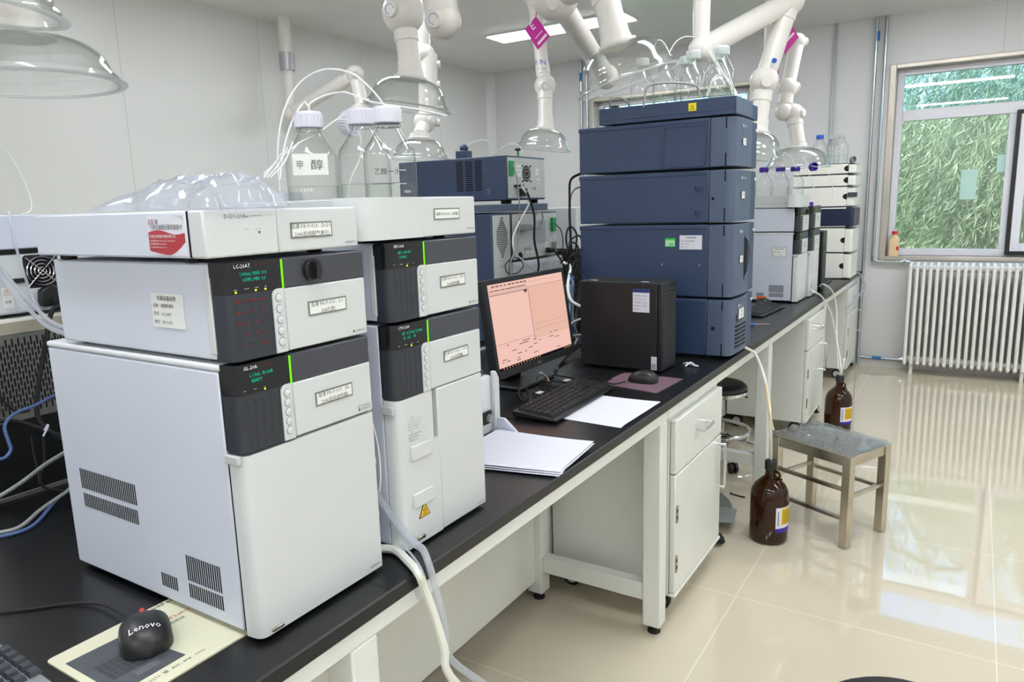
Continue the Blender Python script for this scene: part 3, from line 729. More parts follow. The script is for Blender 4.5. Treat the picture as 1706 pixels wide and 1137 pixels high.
def oven(y, z, x, label, plate_lines):
    t = thing('column_oven', label, 'instrument', (x - .22, y + .13, z), group='white liquid chromatography modules')
    zb, zt = z + .012, z + .425
    MB(WHITE_SIDE).box(x - .42, x - .034, y, y + .26, zb, zt).build('housing', t, bevel=.003)
    for k in range(4): MB(WHITE_SIDE).lathe([(.017, 0), (.017, .003), (.0145, .006)], (x - .075, y, z + .07 + .105 * k), (0, -1, 0), 20).use(VOID).box(x - .066, x - .055, y - .0065, y - .0055, z + .066 + .105 * k, z + .069 + .105 * k).build('side_plug', t)
    control_front(t, x, y, z + .292, z + .4265, 'CTO-20A', 'SET  ACTUAL ℃ MAX', ' 35   34.2     85', ('temp', 'prog.run', 'remote', 'ready'), (2,), plate_lines, brand=False)
    arc = [(x - .0305, y - .0005), (x - .018, y), (x - .008, y + .002), (x - .002, y + .007), (x, y + .014)]
    d = MB(FRONTW).prism(arc + [(x, y + .0985), (x - .032, y + .0985)], 'z', z + .006, z + .291)
    d.prism([(x, y + .0985), (x, y + .114), (x - .032, y + .114), (x - .032, y + .0985)], 'z', z + .006, z + .196)
    lp = d.build('valve_door', t)
    MB(mat('recess_grey', (150, 152, 158), .5, var=.02)).box(x - .032, x - .014, y + .0985, y + .114, z + .196, z + .291).build('grip_recess', lp)
    for a in (.173, .081): MB(FRONTW).prism(rrect(y + .028, y + .086, z + a, z + a + .027, .003), 'x', x, x + .005).build('raised_clip', lp, bevel=.001)
    w = MB(INK); c = (y + .059, z + .066)
    w.prism([(c[0] - .0165, c[1] - .011), (c[0] + .0165, c[1] - .011), (c[0], c[1] + .0195)], 'x', x + .0001, x + .0008).use(AMBERY).prism([(c[0] - .0135, c[1] - .0092), (c[0] + .0135, c[1] - .0092), (c[0], c[1] + .016)], 'x', x + .0006, x + .0012)
    w.use(INK)
    for k in (-1, 0, 1): w.curve([(x + .0013, c[0] + .0035 * k, c[1] - .003), (x + .0013, c[0] + .0035 * k + .001, c[1]), (x + .0013, c[0] + .0035 * k - .001, c[1] + .003), (x + .0013, c[0] + .0035 * k, c[1] + .0055)], .0005, 4, 3)
    w.box(x + .0012, x + .0015, c[0] - .007, c[0] + .007, c[1] - .0062, c[1] - .0052)
    w.build('hot_surface_sign', lp, smooth=False)
    n = MB(GREYINK)
    for k, s in enumerate(('NOTICE', 'If the CTO-20A is to be moved,', 'the tube shall not be removed.', 'Please fix the manifold and', 'keep the lid valve closed', '注意', '移动柱温箱时请勿取下管路', '请固定好阀门和连接管', '搬运时保持门关闭')):
        n.text(s, .0023, (x + .0006, y + (.033 if k in (0, 5) else .026), z + .252 - .0053 * k), (0, 1, 0), (0, 0, 1), squeeze=.9)
    n.build('notice_lettering', lp, smooth=False)
    MB(STEEL).lathe([(.0035, 0), (.0035, .004)], (x, y + .05, z + .018), (1, 0, 0), 12).box(x, x + .004, y + .034, y + .056, z + .015, z + .022).build('door_catch', lp, bevel=.001)
    MB(REARGREY).box(x - .034, x - .006, y - .0062, y + .001, z + .266, z + .282).build('hinge_clip', lp, bevel=.002)
    rd = MB(FRONTW).box(x - .032, x, y + .1146, y + .264, z + .006, z + .2905).build('oven_door', t, bevel=.003)
    MB(GREYINK).text('SHIMADZU', .0035, (x + .0006, y + .258, z + .013), (0, 1, 0), (0, 0, 1), 'r').build('maker_lettering', rd, smooth=False)
    feet(t, x - .38, x - .07, y + .03, y + .23, z, zb)
    return t
def reservoir_tray(y, z, x, label, lines, D=.44, w=.262):
    t = thing('reservoir_tray', label, 'tray', (x - .22, y + .13, z), group='white liquid chromatography modules')
    zb, zt = z + .002, z + .073; x0 = x - D
    b = MB(FRONTW).box(x0, x - .02, y + .002, y + w, zb, zb + .02)
    b.box(x0, x0 + .006, y + .002, y + w, zb + .02, zt).box(x0, x - .02, y + .002, y + .008, zb + .02, zt).box(x0, x - .02, y + w - .006, y + w, zb + .02, zt)
    b.build('tray_body', t, bevel=.002)
    fp = [(x - .06, y - .06), (x - .03, y - .058), (x - .012, y - .045), (x - .002, y - .02), (x, y)]
    MB(FRONTW).prism(fp + [(x, y + .098), (x - .03, y + .098), (x - .06, y + .098)], 'z', zb, zt).build('front_cover', t)
    MB(FRONTW).box(x - .03, x, y + .0985, y + w, zb, zt).build('front_cover', t, bevel=.0025)
    if lines: plate(t, 'name_label', (x + .0004, y + .13, z + .031), .078, .021, lines, hh=.0048)
    MB(GREYINK).text('SHIMADZU', .0035, (x + .0007, y + w - .006, zb + .008), (0, 1, 0), (0, 0, 1), 'r').build('maker_lettering', t, smooth=False)
    feet(t, x0 + .04, x - .07, y + .03, y + w - .03, z - .005, zb)
    return t
Y2 = .322; XF2 = -.0585
oven(Y2, ZT, XF2, 'white column oven with hot surface sign, at the bottom of the second stack', ['岛津 FX-Y-013：CTO-', '20A(柱温箱)'])
pump(Y2, 1.2315, XF2, 'white detector with small dark display in the middle of the second stack', ['岛津 FX-Y-013：SPD-', '20A(检测器)'], model='SPD-20A', l1='  ABS  0.000 AU', l2='       1.000000', knob=False, red=False, card=False, name='detector_module', legend=(2,), leds=('D2', 'prog.run', 'remote', 'W'))
reservoir_tray(Y2, 1.3735, XF2, 'white solvent tray holding clear bottles on top of the second stack', ['岛津 FX-Y-013：试剂盘'])

# ------------------------------------------------------------------ bottles
def flask_profile(r, hb, hs, rn, hn):
    return [(0, .0), (r - .006, 0), (r - .001, .003), (r, .009), (r, hb), (r - .003, hb + .012), (rn + .35 * (r - rn), hs - .012), (rn + .004, hs), (rn, hs + .006), (rn, hn)]
def clear_bottle(label, loc, r=.0505, hb=.13, hs=.178, hn=.205, rn=.0195, cap=CAPW, fill=.6, caph=.03, group=None, rcap=.0265, name='solvent_bottle', capped=True, scale=1.0):
    t = thing(name, label, 'bottle', loc, group=group)
    x, y, z = loc; k = scale
    P = [(a * k, b * k) for a, b in flask_profile(r, hb, hs, rn, hn)]
    MB(GLASSTHIN).lathe(P, loc, seg=36).build('glass_body', t, fix=True)
    if fill:
        f = MB(WATER); q = [(max(a - .002 * k, 0), b + .002 * k) for a, b in P if b < fill * hb * k] + [((r - .002) * k, fill * hb * k), (0, fill * hb * k)]
        f.lathe(q, loc, seg=32).build('solvent', t)
    if capped:
        c = MB(cap); prof = [(rcap * k, (hn - .014) * k), (rcap * k, (hn + caph - .017) * k), ((rcap - .002) * k, (hn + caph - .014) * k), (.004, (hn + caph - .013) * k)]
        c.lathe(prof, loc, seg=40)
        for a in range(40):
            t_ = 2 * math.pi * a / 40
            c.box(-.0012 * k, .0012 * k, 0, .0012 * k, 0, (caph - .006) * k) if False else None
        o = c.build('cap', t)
        rb = MB(cap)
        for a in range(32):
            an = 2 * math.pi * a / 32; d = Vector((math.cos(an), math.sin(an), 0)); s_ = Vector((-d.y, d.x, 0)) * .0013 * k
            b0 = Vector(loc) + d * (rcap - .0004) * k + Vector((0, 0, (hn - .012) * k)); b1 = b0 + Vector((0, 0, (caph - .008) * k)); e = d * .0016 * k
            rb.add([b0 - s_, b0 + s_, b0 + s_ * .5 + e, b0 - s_ * .5 + e, b1 - s_, b1 + s_, b1 + s_ * .5 + e, b1 - s_ * .5 + e], [(3, 2, 1, 0), (4, 5, 6, 7), (0, 1, 5, 4), (1, 2, 6, 5), (2, 3, 7, 6), (3, 0, 4, 7)])
        rb.build('cap_ribs', o, smooth=False)
        MB(GLASSTHIN).lathe([((rn + .004) * k, (hn - .022) * k), ((rn + .006) * k, (hn - .019) * k), ((rn + .004) * k, (hn - .016) * k)], loc, seg=30).build('neck_ring', t)
    return t
ZB = 1.3975
def wrap_print(m, loc, r, ang, z, body, h, half=None):
    """writing on a round bottle, faced along the angle ang"""
    d = Vector((math.cos(ang), math.sin(ang), 0)); xd = Vector((-d.y, d.x, 0))
    m.text(body, h, Vector(loc) + d * (r + .0008) + Vector((0, 0, z)), xd, (0, 0, 1), 'c')
b1 = (-.345, .435, ZB); b2 = (-.285, .521, ZB); b3 = (-.185, .485, ZB)
angc = math.atan2(CAM.y - b1[1], CAM.x - b1[0])
t1 = clear_bottle('clear solvent bottle with taped handwritten label, in the white tray', b1, group='clear bottles in the white tray')
d = Vector((math.cos(angc), math.sin(angc), 0)); xd = Vector((-d.y, d.x, 0))
o_ = Vector(b1) + d * .0515 - xd * .036 + Vector((0, 0, .098))
m = MB(mat('note_paper', (226, 230, 220), .7, var=.01)).slab([o_, o_ + xd * .066, o_ + xd * .066 + Vector((0, 0, .04)), o_ + Vector((0, 0, .04))], .0006)
m.use(GREYINK).text('甲', .013, o_ + d * .0012 + xd * .008 + Vector((0, 0, .0125)), xd, (0, 0, 1), squeeze=.8).text('醇', .015, o_ + d * .0012 + xd * .034 + Vector((0, 0, .0115)), xd, (0, 0, 1), squeeze=1.2)
m.build('handwritten_label', t1, smooth=False)
m = MB(WHITEINK); wrap_print(m, b1, .0505, angc - .25, .066, '1000', .009); m.build('volume_print', t1, smooth=False)
t2 = clear_bottle('clear bottle half hidden at the back of the white tray, grey cap', b2, group='clear bottles in the white tray', scale=1.04)
t3 = clear_bottle('clear bottle with grey ribbed cap, nearest the small display of the second stack', b3, group='clear bottles in the white tray')
ang3 = math.atan2(CAM.y - b3[1], CAM.x - b3[0])
m = MB(WHITEINK)
for z in (.05, .075, .1, .125): 
    d = Vector((math.cos(ang3 + .35), math.sin(ang3 + .35), 0)); xd = Vector((-d.y, d.x, 0)); q = Vector(b3) + d * .0512 + Vector((0, 0, z))
    m.slab([q - xd * .012, q + xd * .012, q + xd * .012 + Vector((0, 0, .001)), q - xd * .012 + Vector((0, 0, .001))], .0003)
wrap_print(m, b3, .0508, ang3 + .62, .058, 'WH', .006); m.build('printed_scale', t3, smooth=False)
m = MB(INK); wrap_print(m, b3, .0508, ang3 - .1, .094, '乙酸一水', .009); m.build('handwriting', t3, smooth=False)
# loose cap hanging on the tubing
lc = thing('bottle_cap', 'loose grey cap tilted on edge, hanging between the tray bottles', 'cap', pt(588, 208, q=1.62))
c0 = pt(586, 206, q=1.60); axd = (RGT * .75 - FWD * .55 - UPV * .2).normalized()
MB(CAPW).lathe([(.025, -.016), (.027, -.014), (.027, .012), (.0225, .012), (.0225, -.010), (.004, -.012)], c0, axd, 36).build('cap_shell', lc)
cr = MB(CAPW)
for a in range(30):
    an = 2 * math.pi * a / 30; q = axd.to_track_quat('Z', 'Y'); dd = q @ Vector((math.cos(an), math.sin(an), 0)); ss = q @ Vector((-math.sin(an), math.cos(an), 0)) * .0013
    p0 = c0 + dd * .0268 - axd * .013; p1 = c0 + dd * .0268 + axd * .011; e = dd * .0015
    cr.add([p0 - ss, p0 + ss, p0 + ss * .5 + e, p0 - ss * .5 + e, p1 - ss, p1 + ss, p1 + ss * .5 + e, p1 - ss * .5 + e], [(3, 2, 1, 0), (4, 5, 6, 7), (0, 1, 5, 4), (1, 2, 6, 5), (2, 3, 7, 6), (3, 0, 4, 7)])
cr.build('cap_ribs', lc, smooth=False)
# small white box behind the bottles and dark clip on the degasser
single(MB(PAPER).box(-.32, -.27, .31, .345, 1.46, 1.485) if False else MB(PAPER).box(-.43, -.395, .40, .45, ZB, ZB + .068), 'small_carton', 'small white carton in the solvent tray behind the labelled bottle', 'box')

# ------------------------------------------------------------------ plastic bag on the degasser
bm_ = MB(BAGM); NX, NY = 84, 40
rnd = random.Random(11)
ph = [(rnd.uniform(2, 16), rnd.uniform(-40, 50), rnd.uniform(0, 6.28), rnd.uniform(.2, 1)) for _ in range(14)]
def crumple(x, y):
    v = 0
    for fx, fy, p, a in ph:
        w = (fx * x + fy * y + p) / 3.1416; v += a * abs(2 * (w - math.floor(w)) - 1) * (1.4 if fx < 25 else .7)
    return v / 7
def bagpt(i, j, top):
    u, v = i / NX, j / NY
    x = -.375 + .325 * u; y = -.018 + .135 * v
    prof = min(1, math.sin(math.pi * min(1, v * 1.0)) ** .5) * (min(1, .12 + u * 1.9) ** 1.1) * min(1, u * 14) * (1 if u < .95 else max(0, (1 - u) / .05) ** .5)
    z = 1.4345 + (.049 * prof * (.66 + .34 * crumple(u, v)) + .0015 if top else 0.0008)
    if not top: x = x; 
    x += .004 * math.sin(v * 22) * (1 if u < .1 else .3); y += .006 * math.sin(u * 17 + 1)
    return (x, y, z)
vs = [bagpt(i, j, True) for i in range(NX + 1) for j in range(NY + 1)] + [bagpt(i, j, False) for i in range(NX + 1) for j in range(NY + 1)]
n1 = (NX + 1) * (NY + 1); fs = []
for i in range(NX):
    for j in range(NY):
        a = i * (NY + 1) + j; fs.append((a, a + NY + 1, a + NY + 2, a + 1)); fs.append((n1 + a, n1 + a + 1, n1 + a + NY + 2, n1 + a + NY + 1))
bm_.add(vs, fs)
single(bm_, 'plastic_bag', 'crumpled clear plastic bag lying on the white degasser', 'plastic bag', ang=18)

# ------------------------------------------------------------------ blue tower
TY, TW = 2.2, .343
def tower_module(z0, z1, label, kind):
    t = thing('tower_module', label, 'instrument', (-.33, TY + TW / 2, z0), group='stacked navy modules of the blue tower')
    MB(NAVY).box(-.645, -.092, TY, TY + TW, z0 + .003, z1 - .003).build('housing', t, bevel=.004)
    MB(NAVY).box(-.648, -.095, TY - .0015, TY + TW, z1 - .020, z1 - .002).build('top_lip', t, bevel=.003)
    plan = [(-.091, TY), (-.03, TY)] + [(-.03 + .032 * math.sin(a), TY + .03 - .03 * math.cos(a)) for a in (.3, .6, .9, 1.2, 1.5)] + [(.008, TY + .12), (.006, TY + .225), (-.091, TY + .225)]
    MB(NAVYF).prism(plan, 'z', z0 + .005, z1 - .003).build('front_door', t, bevel=.002)
    MB(NAVY).box(-.091, -.004, TY + .2265, TY + TW, z0 + .004, z1 - .003).build('side_strip', t, bevel=.004)
    h = MB(VOID)
    for a, b in ((z1 - .045, z1 - .006), (z0 + .006, z0 + .06)): h.box(-.034, -.029, TY - .0006, TY + .004, a, b)
    for a in (0, 1): pass
    MB(VOID).box(-.034, -.029, TY - .0006, TY + .004, z1 - .045, z1 - .006).build('door_notch', t)
    MB(VOID).box(-.034, -.029, TY - .0006, TY + .004, z0 + .006, z0 + .055).build('door_notch', t)
    g = MB(WHITEINK).lathe([(.006, 0), (.006, .0012), (.0045, .0012), (.0045, 0)], (.009, TY + .085, z1 - .033), (1, 0, 0), 18, closed=True)
    g.text('Waters' if kind != 'sample' else 'ACQUITY', .007, (.0105, TY + .10, z1 - .037), (0, 1, 0), (0, 0, 1)); g.build('front_lettering', t, smooth=False)
    if kind != 'pump':
        plate(t, 'front_label', (.0092, TY + .085, (z0 + z1) / 2 - .01), .04, .026, [('样品', .5, .65, .007, 'c'), ('FX-Y', .5, .28, .005, 'c')], border=False)
    MB(WHITEINK).lathe([(.006, 0), (.006, .004)], (-.004, TY + .325, z1 - .035), (1, 0, 0), 14).build('latch', t)
    return t
m4 = tower_module(1.5435, 1.7325, 'navy top module of the blue tower with inset rounded side panel', 'det')
pn = MB(NAVY).prism(rrect(-.272, -.113, 1.558, 1.708, .012), 'y', TY - .0035, TY - .0003); pn.build('side_panel', m4, bevel=.002)
rim = MB(mat('navy_edge', (52, 68, 98), .45, var=.02))
def ring(mb, y0, y1, x0, x1, z0, z1, r, w):
    o = rrect(x0, x1, z0, z1, r); i = rrect(x0 + w, x1 - w, z0 + w, z1 - w, r - w * .5); n = len(o)
    vs = [(a, y0, b) for a, b in o] + [(a, y0, b) for a, b in i] + [(a, y1, b) for a, b in o] + [(a, y1, b) for a, b in i]; fs = []
    for k in range(n):
        j = (k + 1) % n; fs += [(k, j, n + j, n + k), (2 * n + k, 3 * n + k, 3 * n + j, 2 * n + j), (k, 2 * n + k, 2 * n + j, j), (n + k, n + j, 3 * n + j, 3 * n + k)]
    mb.add(vs, fs)
ring(rim, TY - .006, TY - .0003, -.277, -.108, 1.553, 1.713, .016, .006); rim.build('panel_rim', m4)
for z in (1.668, 1.606): MB(DARK).cyl((-.1035, TY - .002, z), (-.1035, TY + .002, z), .006, 14).build('screw', m4)
m3 = tower_module(1.337, 1.539, 'navy module with two round knobs on its side, below the top module', 'sample')
for z in (1.473, 1.379): MB(NAVY).lathe([(.0145, 0), (.0145, .004), (.010, .005), (.010, .001), (.006, .001), (.006, .006)], (-.1345, TY, z), (0, -1, 0), 22).build('side_knob', m3)
MB(VOID).cyl((-.0765, TY - .0008, 1.43), (-.0765, TY + .002, 1.43), .006, 14).build('lock_hole', m3)
m2 = tower_module(1.046, 1.3335, 'tall navy module with white and green side stickers, behind the black computer', 'det')
plate(m2, 'equipment_card', (-.206, TY - .0004, 1.236), .09, .055, [('仪器设备标牌', .5, .84, .005, 'c'), ('名称：高效液相色谱仪', .06, .60, .004, 'l'), ('型号：H-Class', .06, .38, .004, 'l'), ('编号：FX-Y', .06, .15, .004, 'l')], xd=(1, 0, 0), border=False, paper=PAPER)
g = MB(GREENST).box(-.266, -.224, TY - .0012, TY - .0002, 1.246, 1.28).use(mat('pale_green', (170, 235, 180), .5, var=0)).box(-.264, -.226, TY - .0016, TY - .0012, 1.249, 1.272).use(INK).text('合格', .007, (-.25, TY - .0022, 1.252), (1, 0, 0), (0, 0, 1)); g.build('calibration_sticker', m2, smooth=False)
hp = MB(NAVY).box(-.283, -.118, TY - .002, TY - .0003, 1.055, 1.18); hp.build('access_panel', m2, bevel=.001)
for x in (-.277, -.124): MB(STEEL).cyl((x, TY - .0035, 1.175), (x, TY - .001, 1.175), .003, 12).build('panel_screw', m2)
a_ = [(TY + .15 + .05 * math.sin(t) , 1.195 + .085 * math.cos(t)) for t in [math.pi * k / 12 for k in range(13)]]
MB(VOID).prism(a_, 'x', .0065, .0095).build('grip_opening', m2)
MB(NAVYF).curve([(.008, TY + .15, 1.28), (.014, TY + .185, 1.255), (.017, TY + .203, 1.195), (.014, TY + .185, 1.135), (.008, TY + .15, 1.11)], .004, 8, 5).build('grip_bar', m2)
m1 = tower_module(.812, 1.042, 'navy bottom module of the blue tower with louvred front', 'pump')
for k in range(6): MB(VOID).box(.0045, .0092, TY + .06, TY + .20, .842 + .0165 * k, .848 + .0165 * k).build('louvre', m1)
plate(m1, 'front_label', (.0092, TY + .09, .955), .07, .04, [('注意', .5, .7, .008, 'c'), ('流路', .5, .3, .007, 'c')], border=False)
for k in range(3): MB(DARK).box(.0045, .0095, TY + .07 + .03 * k, TY + .083 + .03 * k, .945, .975 - .01 * k).build('key_slot', m1)
MB(VOID).cyl((-.0665, TY - .0008, .926), (-.0665, TY + .002, .926), .008, 14).build('lock_hole', m1)
feet(m1, -.60, -.10, TY + .04, TY + TW - .04, ZT, .8155, .015)
for z in (1.042, 1.3335, 1.539): pass
tr = thing('solvent_tray', 'navy open tray capping the blue tower, yellow warning sticker on its side', 'tray', (-.28, TY + TW / 2, 1.7325))
b = MB(NAVY).box(-.552, -.002, TY - .002, TY + TW - .1, 1.737, 1.752).box(-.552, -.002, TY - .002, TY + .003, 1.752, 1.801).box(-.552, -.547, TY + .003, TY + TW - .1, 1.752, 1.801).box(-.007, -.002, TY + .003, TY + TW - .1, 1.752, 1.801).box(-.547, -.007, TY + TW - .105, TY + TW - .1, 1.752, 1.801)
b.build('tray_body', tr, bevel=.0015)
MB(NAVYF).box(-.0015, .006, TY - .002, TY + .225, 1.737, 1.801).build('front_cover', tr, bevel=.003)
MB(NAVY).box(-.09, -.004, TY + .2455, TY + TW, 1.737, 1.795).build('side_strip', tr, bevel=.003)
y_ = MB(YELLOW).box(-.177, -.147, TY - .0035, TY - .0022, 1.760, 1.789).use(INK)
y_.prism([(-.172, 1.764), (-.152, 1.764), (-.162, 1.783)], 'y', TY - .0042, TY - .0036).use(YELLOW).prism([(-.1695, 1.7655), (-.1545, 1.7655), (-.162, 1.7795)], 'y', TY - .0048, TY - .0043).use(INK).box(-.1628, -.1612, TY - .0054, TY - .0049, 1.769, 1.776).box(-.1628, -.1612, TY - .0054, TY - .0049, 1.7665, 1.768)
y_.build('warning_sticker', tr, smooth=False)
feet(tr, -.5, -.05, TY + .03, TY + .21, 1.7307, 1.737)
# flasks in the tray
FL = [(-.40, 2.285, 'clear bottle with translucent cap in the blue tray, nearest the dome hood'), (-.30, 2.27, 'clear bottle near the middle of the blue tray, tubes in its cap'),
      (-.245, 2.365, 'clear bottle at the back middle of the blue tray, behind the tubing'), (-.185, 2.268, 'clear bottle above the yellow warning sticker, tallest looking of the group'),
      (-.125, 2.362, 'clear bottle at the back of the blue tray, next to the slanting white arm'), (-.072, 2.262, 'clear bottle at the front corner of the blue tray')]
CAPT = clear_mat('translucent_cap', (.95, .97, .96), (.85, .88, .88), rough=.3, haze=.5, hazecol=(.86, .89, .89))
for i, (x, y, lb) in enumerate(FL):
    clear_bottle(lb, (x, y, 1.7525), r=.048, hb=.140, hs=.192, hn=.222, cap=CAPT, fill=.55 if i % 2 else .3, group='clear bottles on the blue tower', name='solvent_flask')

# ------------------------------------------------------------------ far white stacks, computer and grey stack
YF = 3.955; LED_ON = False
autosampler(YF, ZT, -.092, 'white autosampler beyond the blue tower, orange sticker near its foot', ['岛津 FX-Y-012：SIL-', '20A(自动进样器)'])
pump(YF, 1.2245, -.092, 'white pump module in the far stack beyond the blue tower', ['岛津 FX-Y-012：LC-', '20AT(泵)'], card=False)
reservoir_tray(YF, 1.3665, -.092, 'white solvent tray on the far stack, holding violet capped bottles', None)
far_sil = [o for o in COL.objects if o.name.startswith('autosampler')][-1]
plate(far_sil, 'equipment_card', (-.092 - .155, YF - .0006, ZT + .275), .085, .06, [('仪器设备标牌', .5, .8, .007, 'c'), ('名称：液相', .06, .5, .006, 'l'), ('编号：FX-Y-012', .06, .2, .006, 'l')], xd=(1, 0, 0))
MB(ORANGE).box(-.33, -.27, YF - .0012, YF - .0002, .815, .835).build('orange_sticker', far_sil)
oven(YF + .30, ZT, -.075, 'white column oven standing in the far pair of white stacks', ['岛津 FX-Y-012：CTO-', '20A(柱温箱)'])
pump(YF + .30, 1.2315, -.075, 'white detector on the column oven in the far pair of stacks', ['岛津 FX-Y-012：SPD-', '20A(检测器)'], model='SPD-20A', l1='  ABS  0.000 AU', l2='       1.000000', knob=False, red=False, card=False, name='detector_module', legend=(2,), leds=('D2', 'prog.run', 'remote', 'W'))
ZP = 1.3905
for (x, y, cp, lb) in ((-.345, YF + .15, PURPLE, 'clear bottle with violet cap, beside the edge of the blue tower'), (-.24, YF + .12, PURPLE, 'clear bottle with violet cap in the middle of the far tray'), (-.172, YF + .205, PURPLE, 'clear bottle with violet cap nearest the grey stack')):
    clear_bottle(lb, (x, y, ZP), cap=cp, fill=.75, group='violet capped bottles on the far white stack')
lc2 = thing('bottle_cap', 'loose violet cap hanging on white tubes beside the far bottles', 'cap', pt(1355, 278, y=YF + .08))
MB(PURPLE).lathe([(.02, -.014), (.025, -.012), (.025, .012), (.021, .012), (.021, -.01), (.004, -.011)], pt(1355, 278, y=YF + .08), (.75, -.6, .1), 28).build('cap_shell', lc2)
lc3 = thing('bottle_cap', 'violet cap resting on top of the far detector', 'cap', (-.12, YF + .40, 1.3695))
MB(PURPLE).lathe([(.004, .024), (.022, .024), (.025, .022), (.025, 0), (.021, 0), (.021, .02)], (-.12, YF + .40, 1.3695), (0, 0, 1), 28).build('cap_shell', lc3)

# grey stack at the window end
GREYW = mat('ivory_grey_enamel', (226, 226, 218), .4, var=.02); AGD = mat('midnight_cover', (28, 38, 62), .3, var=.03)
AY, AW = 5.42, .345
def grey_module(z0, z1, label, front):
    t = thing('stack_module', label, 'instrument', (-.25, AY + AW / 2, z0), group='pale grey modules stacked by the window')
    MB(GREYW).box(-.44, -.05, AY, AY + AW, z0 + .004, z1 - .006).build('housing', t, bevel=.004)
    c = MB(GREYW if front != 'dark' else AGD).prism([(-.049, AY + .001), (-.01, AY + .001), (.004, AY + .02), (.006, AY + AW - .02), (-.008, AY + AW), (-.049, AY + AW)], 'z', z0 + .008, z1 - .012); c.build('front_cover', t, bevel=.003)
    if front == 'dark': MB(AGD).box(-.38, -.0495, AY - .002, AY - .0003, z0 + .012, z1 - .014).build('dark_side_cover', t, bevel=.001)
    else:
        a = [(-.049 + .03 * math.sin(q) - .0, (z0 + z1) / 2 + .022 * math.cos(q)) for q in [math.pi + math.pi * k / 10 for k in range(11)]]
        MB(VOID).prism(a, 'y', AY - .0008, AY + .004).build('finger_notch', t)
    if front == 'glass': MB(REARGREY).box(-.36, -.20, AY - .0012, AY - .0002, z0 + .02, z1 - .03).build('side_window', t)
    if front == 'latch': MB(DARK).box(-.045, .02, AY - .006, AY + .02, (z0 + z1) / 2 - .005, (z0 + z1) / 2 + .03).build('latch_lever', t, bevel=.003)
    MB(DARK).box(-.43, -.02, AY + .004, AY + AW - .004, z1 - .006, z1 - .001).build('top_seam', t)
    MB(REARGREY).box(-.03, .008, AY + .02, AY + .04, z0 + .004, z0 + .012).build('front_clip', t)
    return t
for z0, z1, fr, lb in ((.802, 1.0, 'n', 'pale grey bottom module of the stack by the window, dark finger notch'), (1.0, 1.19, 'glass', 'pale module with a grey side window, second from the bottom by the window wall'),
                       (1.19, 1.345, 'dark', 'module with midnight blue cover in the pale stack by the window'), (1.345, 1.495, 'latch', 'pale module with black lever just above the midnight blue cover'),
                       (1.495, 1.585, 'n', 'slim pale module second from the top of the window stack'), (1.585, 1.665, 'n', 'slim pale module topping the window stack, bottles on it')):
    grey_module(z0, z1, lb, fr)
for i, (x, y, cp, lb) in enumerate(((-.27, AY + .08, BLUECAP, 'clear bottle with bright blue cap on the grey stack'), (-.12, AY + .09, CAPT, 'clear bottle with translucent cap on the grey stack by the window'), (-.20, AY + .22, CAPT, 'clear bottle at the back of the grey stack top'))):
    clear_bottle(lb, (x, y, 1.6645), cap=cp, fill=.5, group='clear bottles on the grey stack')
gc = thing('bottle_cap', 'grey cap lying on its side at the edge of the grey stack', 'cap', (-.03, AY + .06, 1.69))
MB(CABLEG).lathe([(.004, -.012), (.022, -.012), (.025, -.01), (.025, .012), (.021, .012), (.021, -.008)], (-.03, AY + .06, 1.690), (.8, -.6, 0), 26).build('cap_shell', gc)

# ------------------------------------------------------------------ rear instruments on the opposite side
RX = -1.07
def rear_box(name, label, x0, x1, y0, y1, z0, z1, body, plate_m, group='instruments on the opposite side seen from behind'):
    t = thing(name, label, 'instrument', ((x0 + x1) / 2, (y0 + y1) / 2, z0), group=group)
    MB(body).box(x0, x1 - .004, y0, y1, z0, z1).build('housing', t, bevel=.004)
    MB(plate_m).box(x1 - .0035, x1, y0 + .008, y1 - .008, z0 + .008, z1 - .008).build('rear_plate', t, bevel=.001)
    return t
rb = rear_box('rear_instrument', 'navy module with grey rear plate and green connector, topmost of the rear stack', -1.72, RX, 2.30, 2.66, 1.452, 1.655, NAVY, REARGREY)
v = MB(VOID)
for c_ in range(3):
    for k in range(15): v.box(-1.36 + c_ * .055, -1.32 + c_ * .055, 2.2992, 2.303, 1.50 + k * .0095, 1.505 + k * .0095)  # vent holes as near-black boxes, shade put into the colour
v.build('side_vent_dark_slits', rb, smooth=False)
MB(NAVYF).lathe([(.016, 0), (.016, .004), (.008, .005), (.008, .002)], (-1.17, 2.30, 1.492), (0, -1, 0), 20).build('side_knob', rb)
MB(GREENCON).box(RX, RX + .014, 2.315, 2.345, 1.565, 1.63).build('green_connector', rb, bevel=.002)
MB(VOID).lathe([(.0, .0005), (.038, .0005), (.038, .0)], (RX, 2.475, 1.575), (1, 0, 0), 24).use(STEEL).lathe([(.03, .001), (.03, .002), (.026, .002), (.026, .001)], (RX, 2.475, 1.575), (1, 0, 0), 24, closed=True).lathe([(.016, .001), (.016, .002), (.012, .002), (.012, .001)], (RX, 2.475, 1.575), (1, 0, 0), 24, closed=True).build('fan_grille', rb)
for a in range(4):
    MB(VOID).cyl((RX, 2.475 + .05 * math.cos(a * 1.571 + .785), 1.575 + .05 * math.sin(a * 1.571 + .785)), (RX + .003, 2.475 + .05 * math.cos(a * 1.571 + .785), 1.575 + .05 * math.sin(a * 1.571 + .785)), .005, 12).build('screw', rb)
plate(rb, 'rating_label', (RX + .0005, 2.375, 1.56), .05, .055, [('~ 100-240V', .5, .7, .006, 'c'), ('50/60Hz', .5, .4, .006, 'c')], border=False)
plate(rb, 'serial_label', (RX + .0005, 2.56, 1.57), .03, .03, [('A12', .5, .5, .008, 'c')], border=False)
plate(rb, 'bar_label', (RX + .0005, 2.575, 1.525), .022, .03, [('|||||', .5, .5, .01, 'c')], border=False)
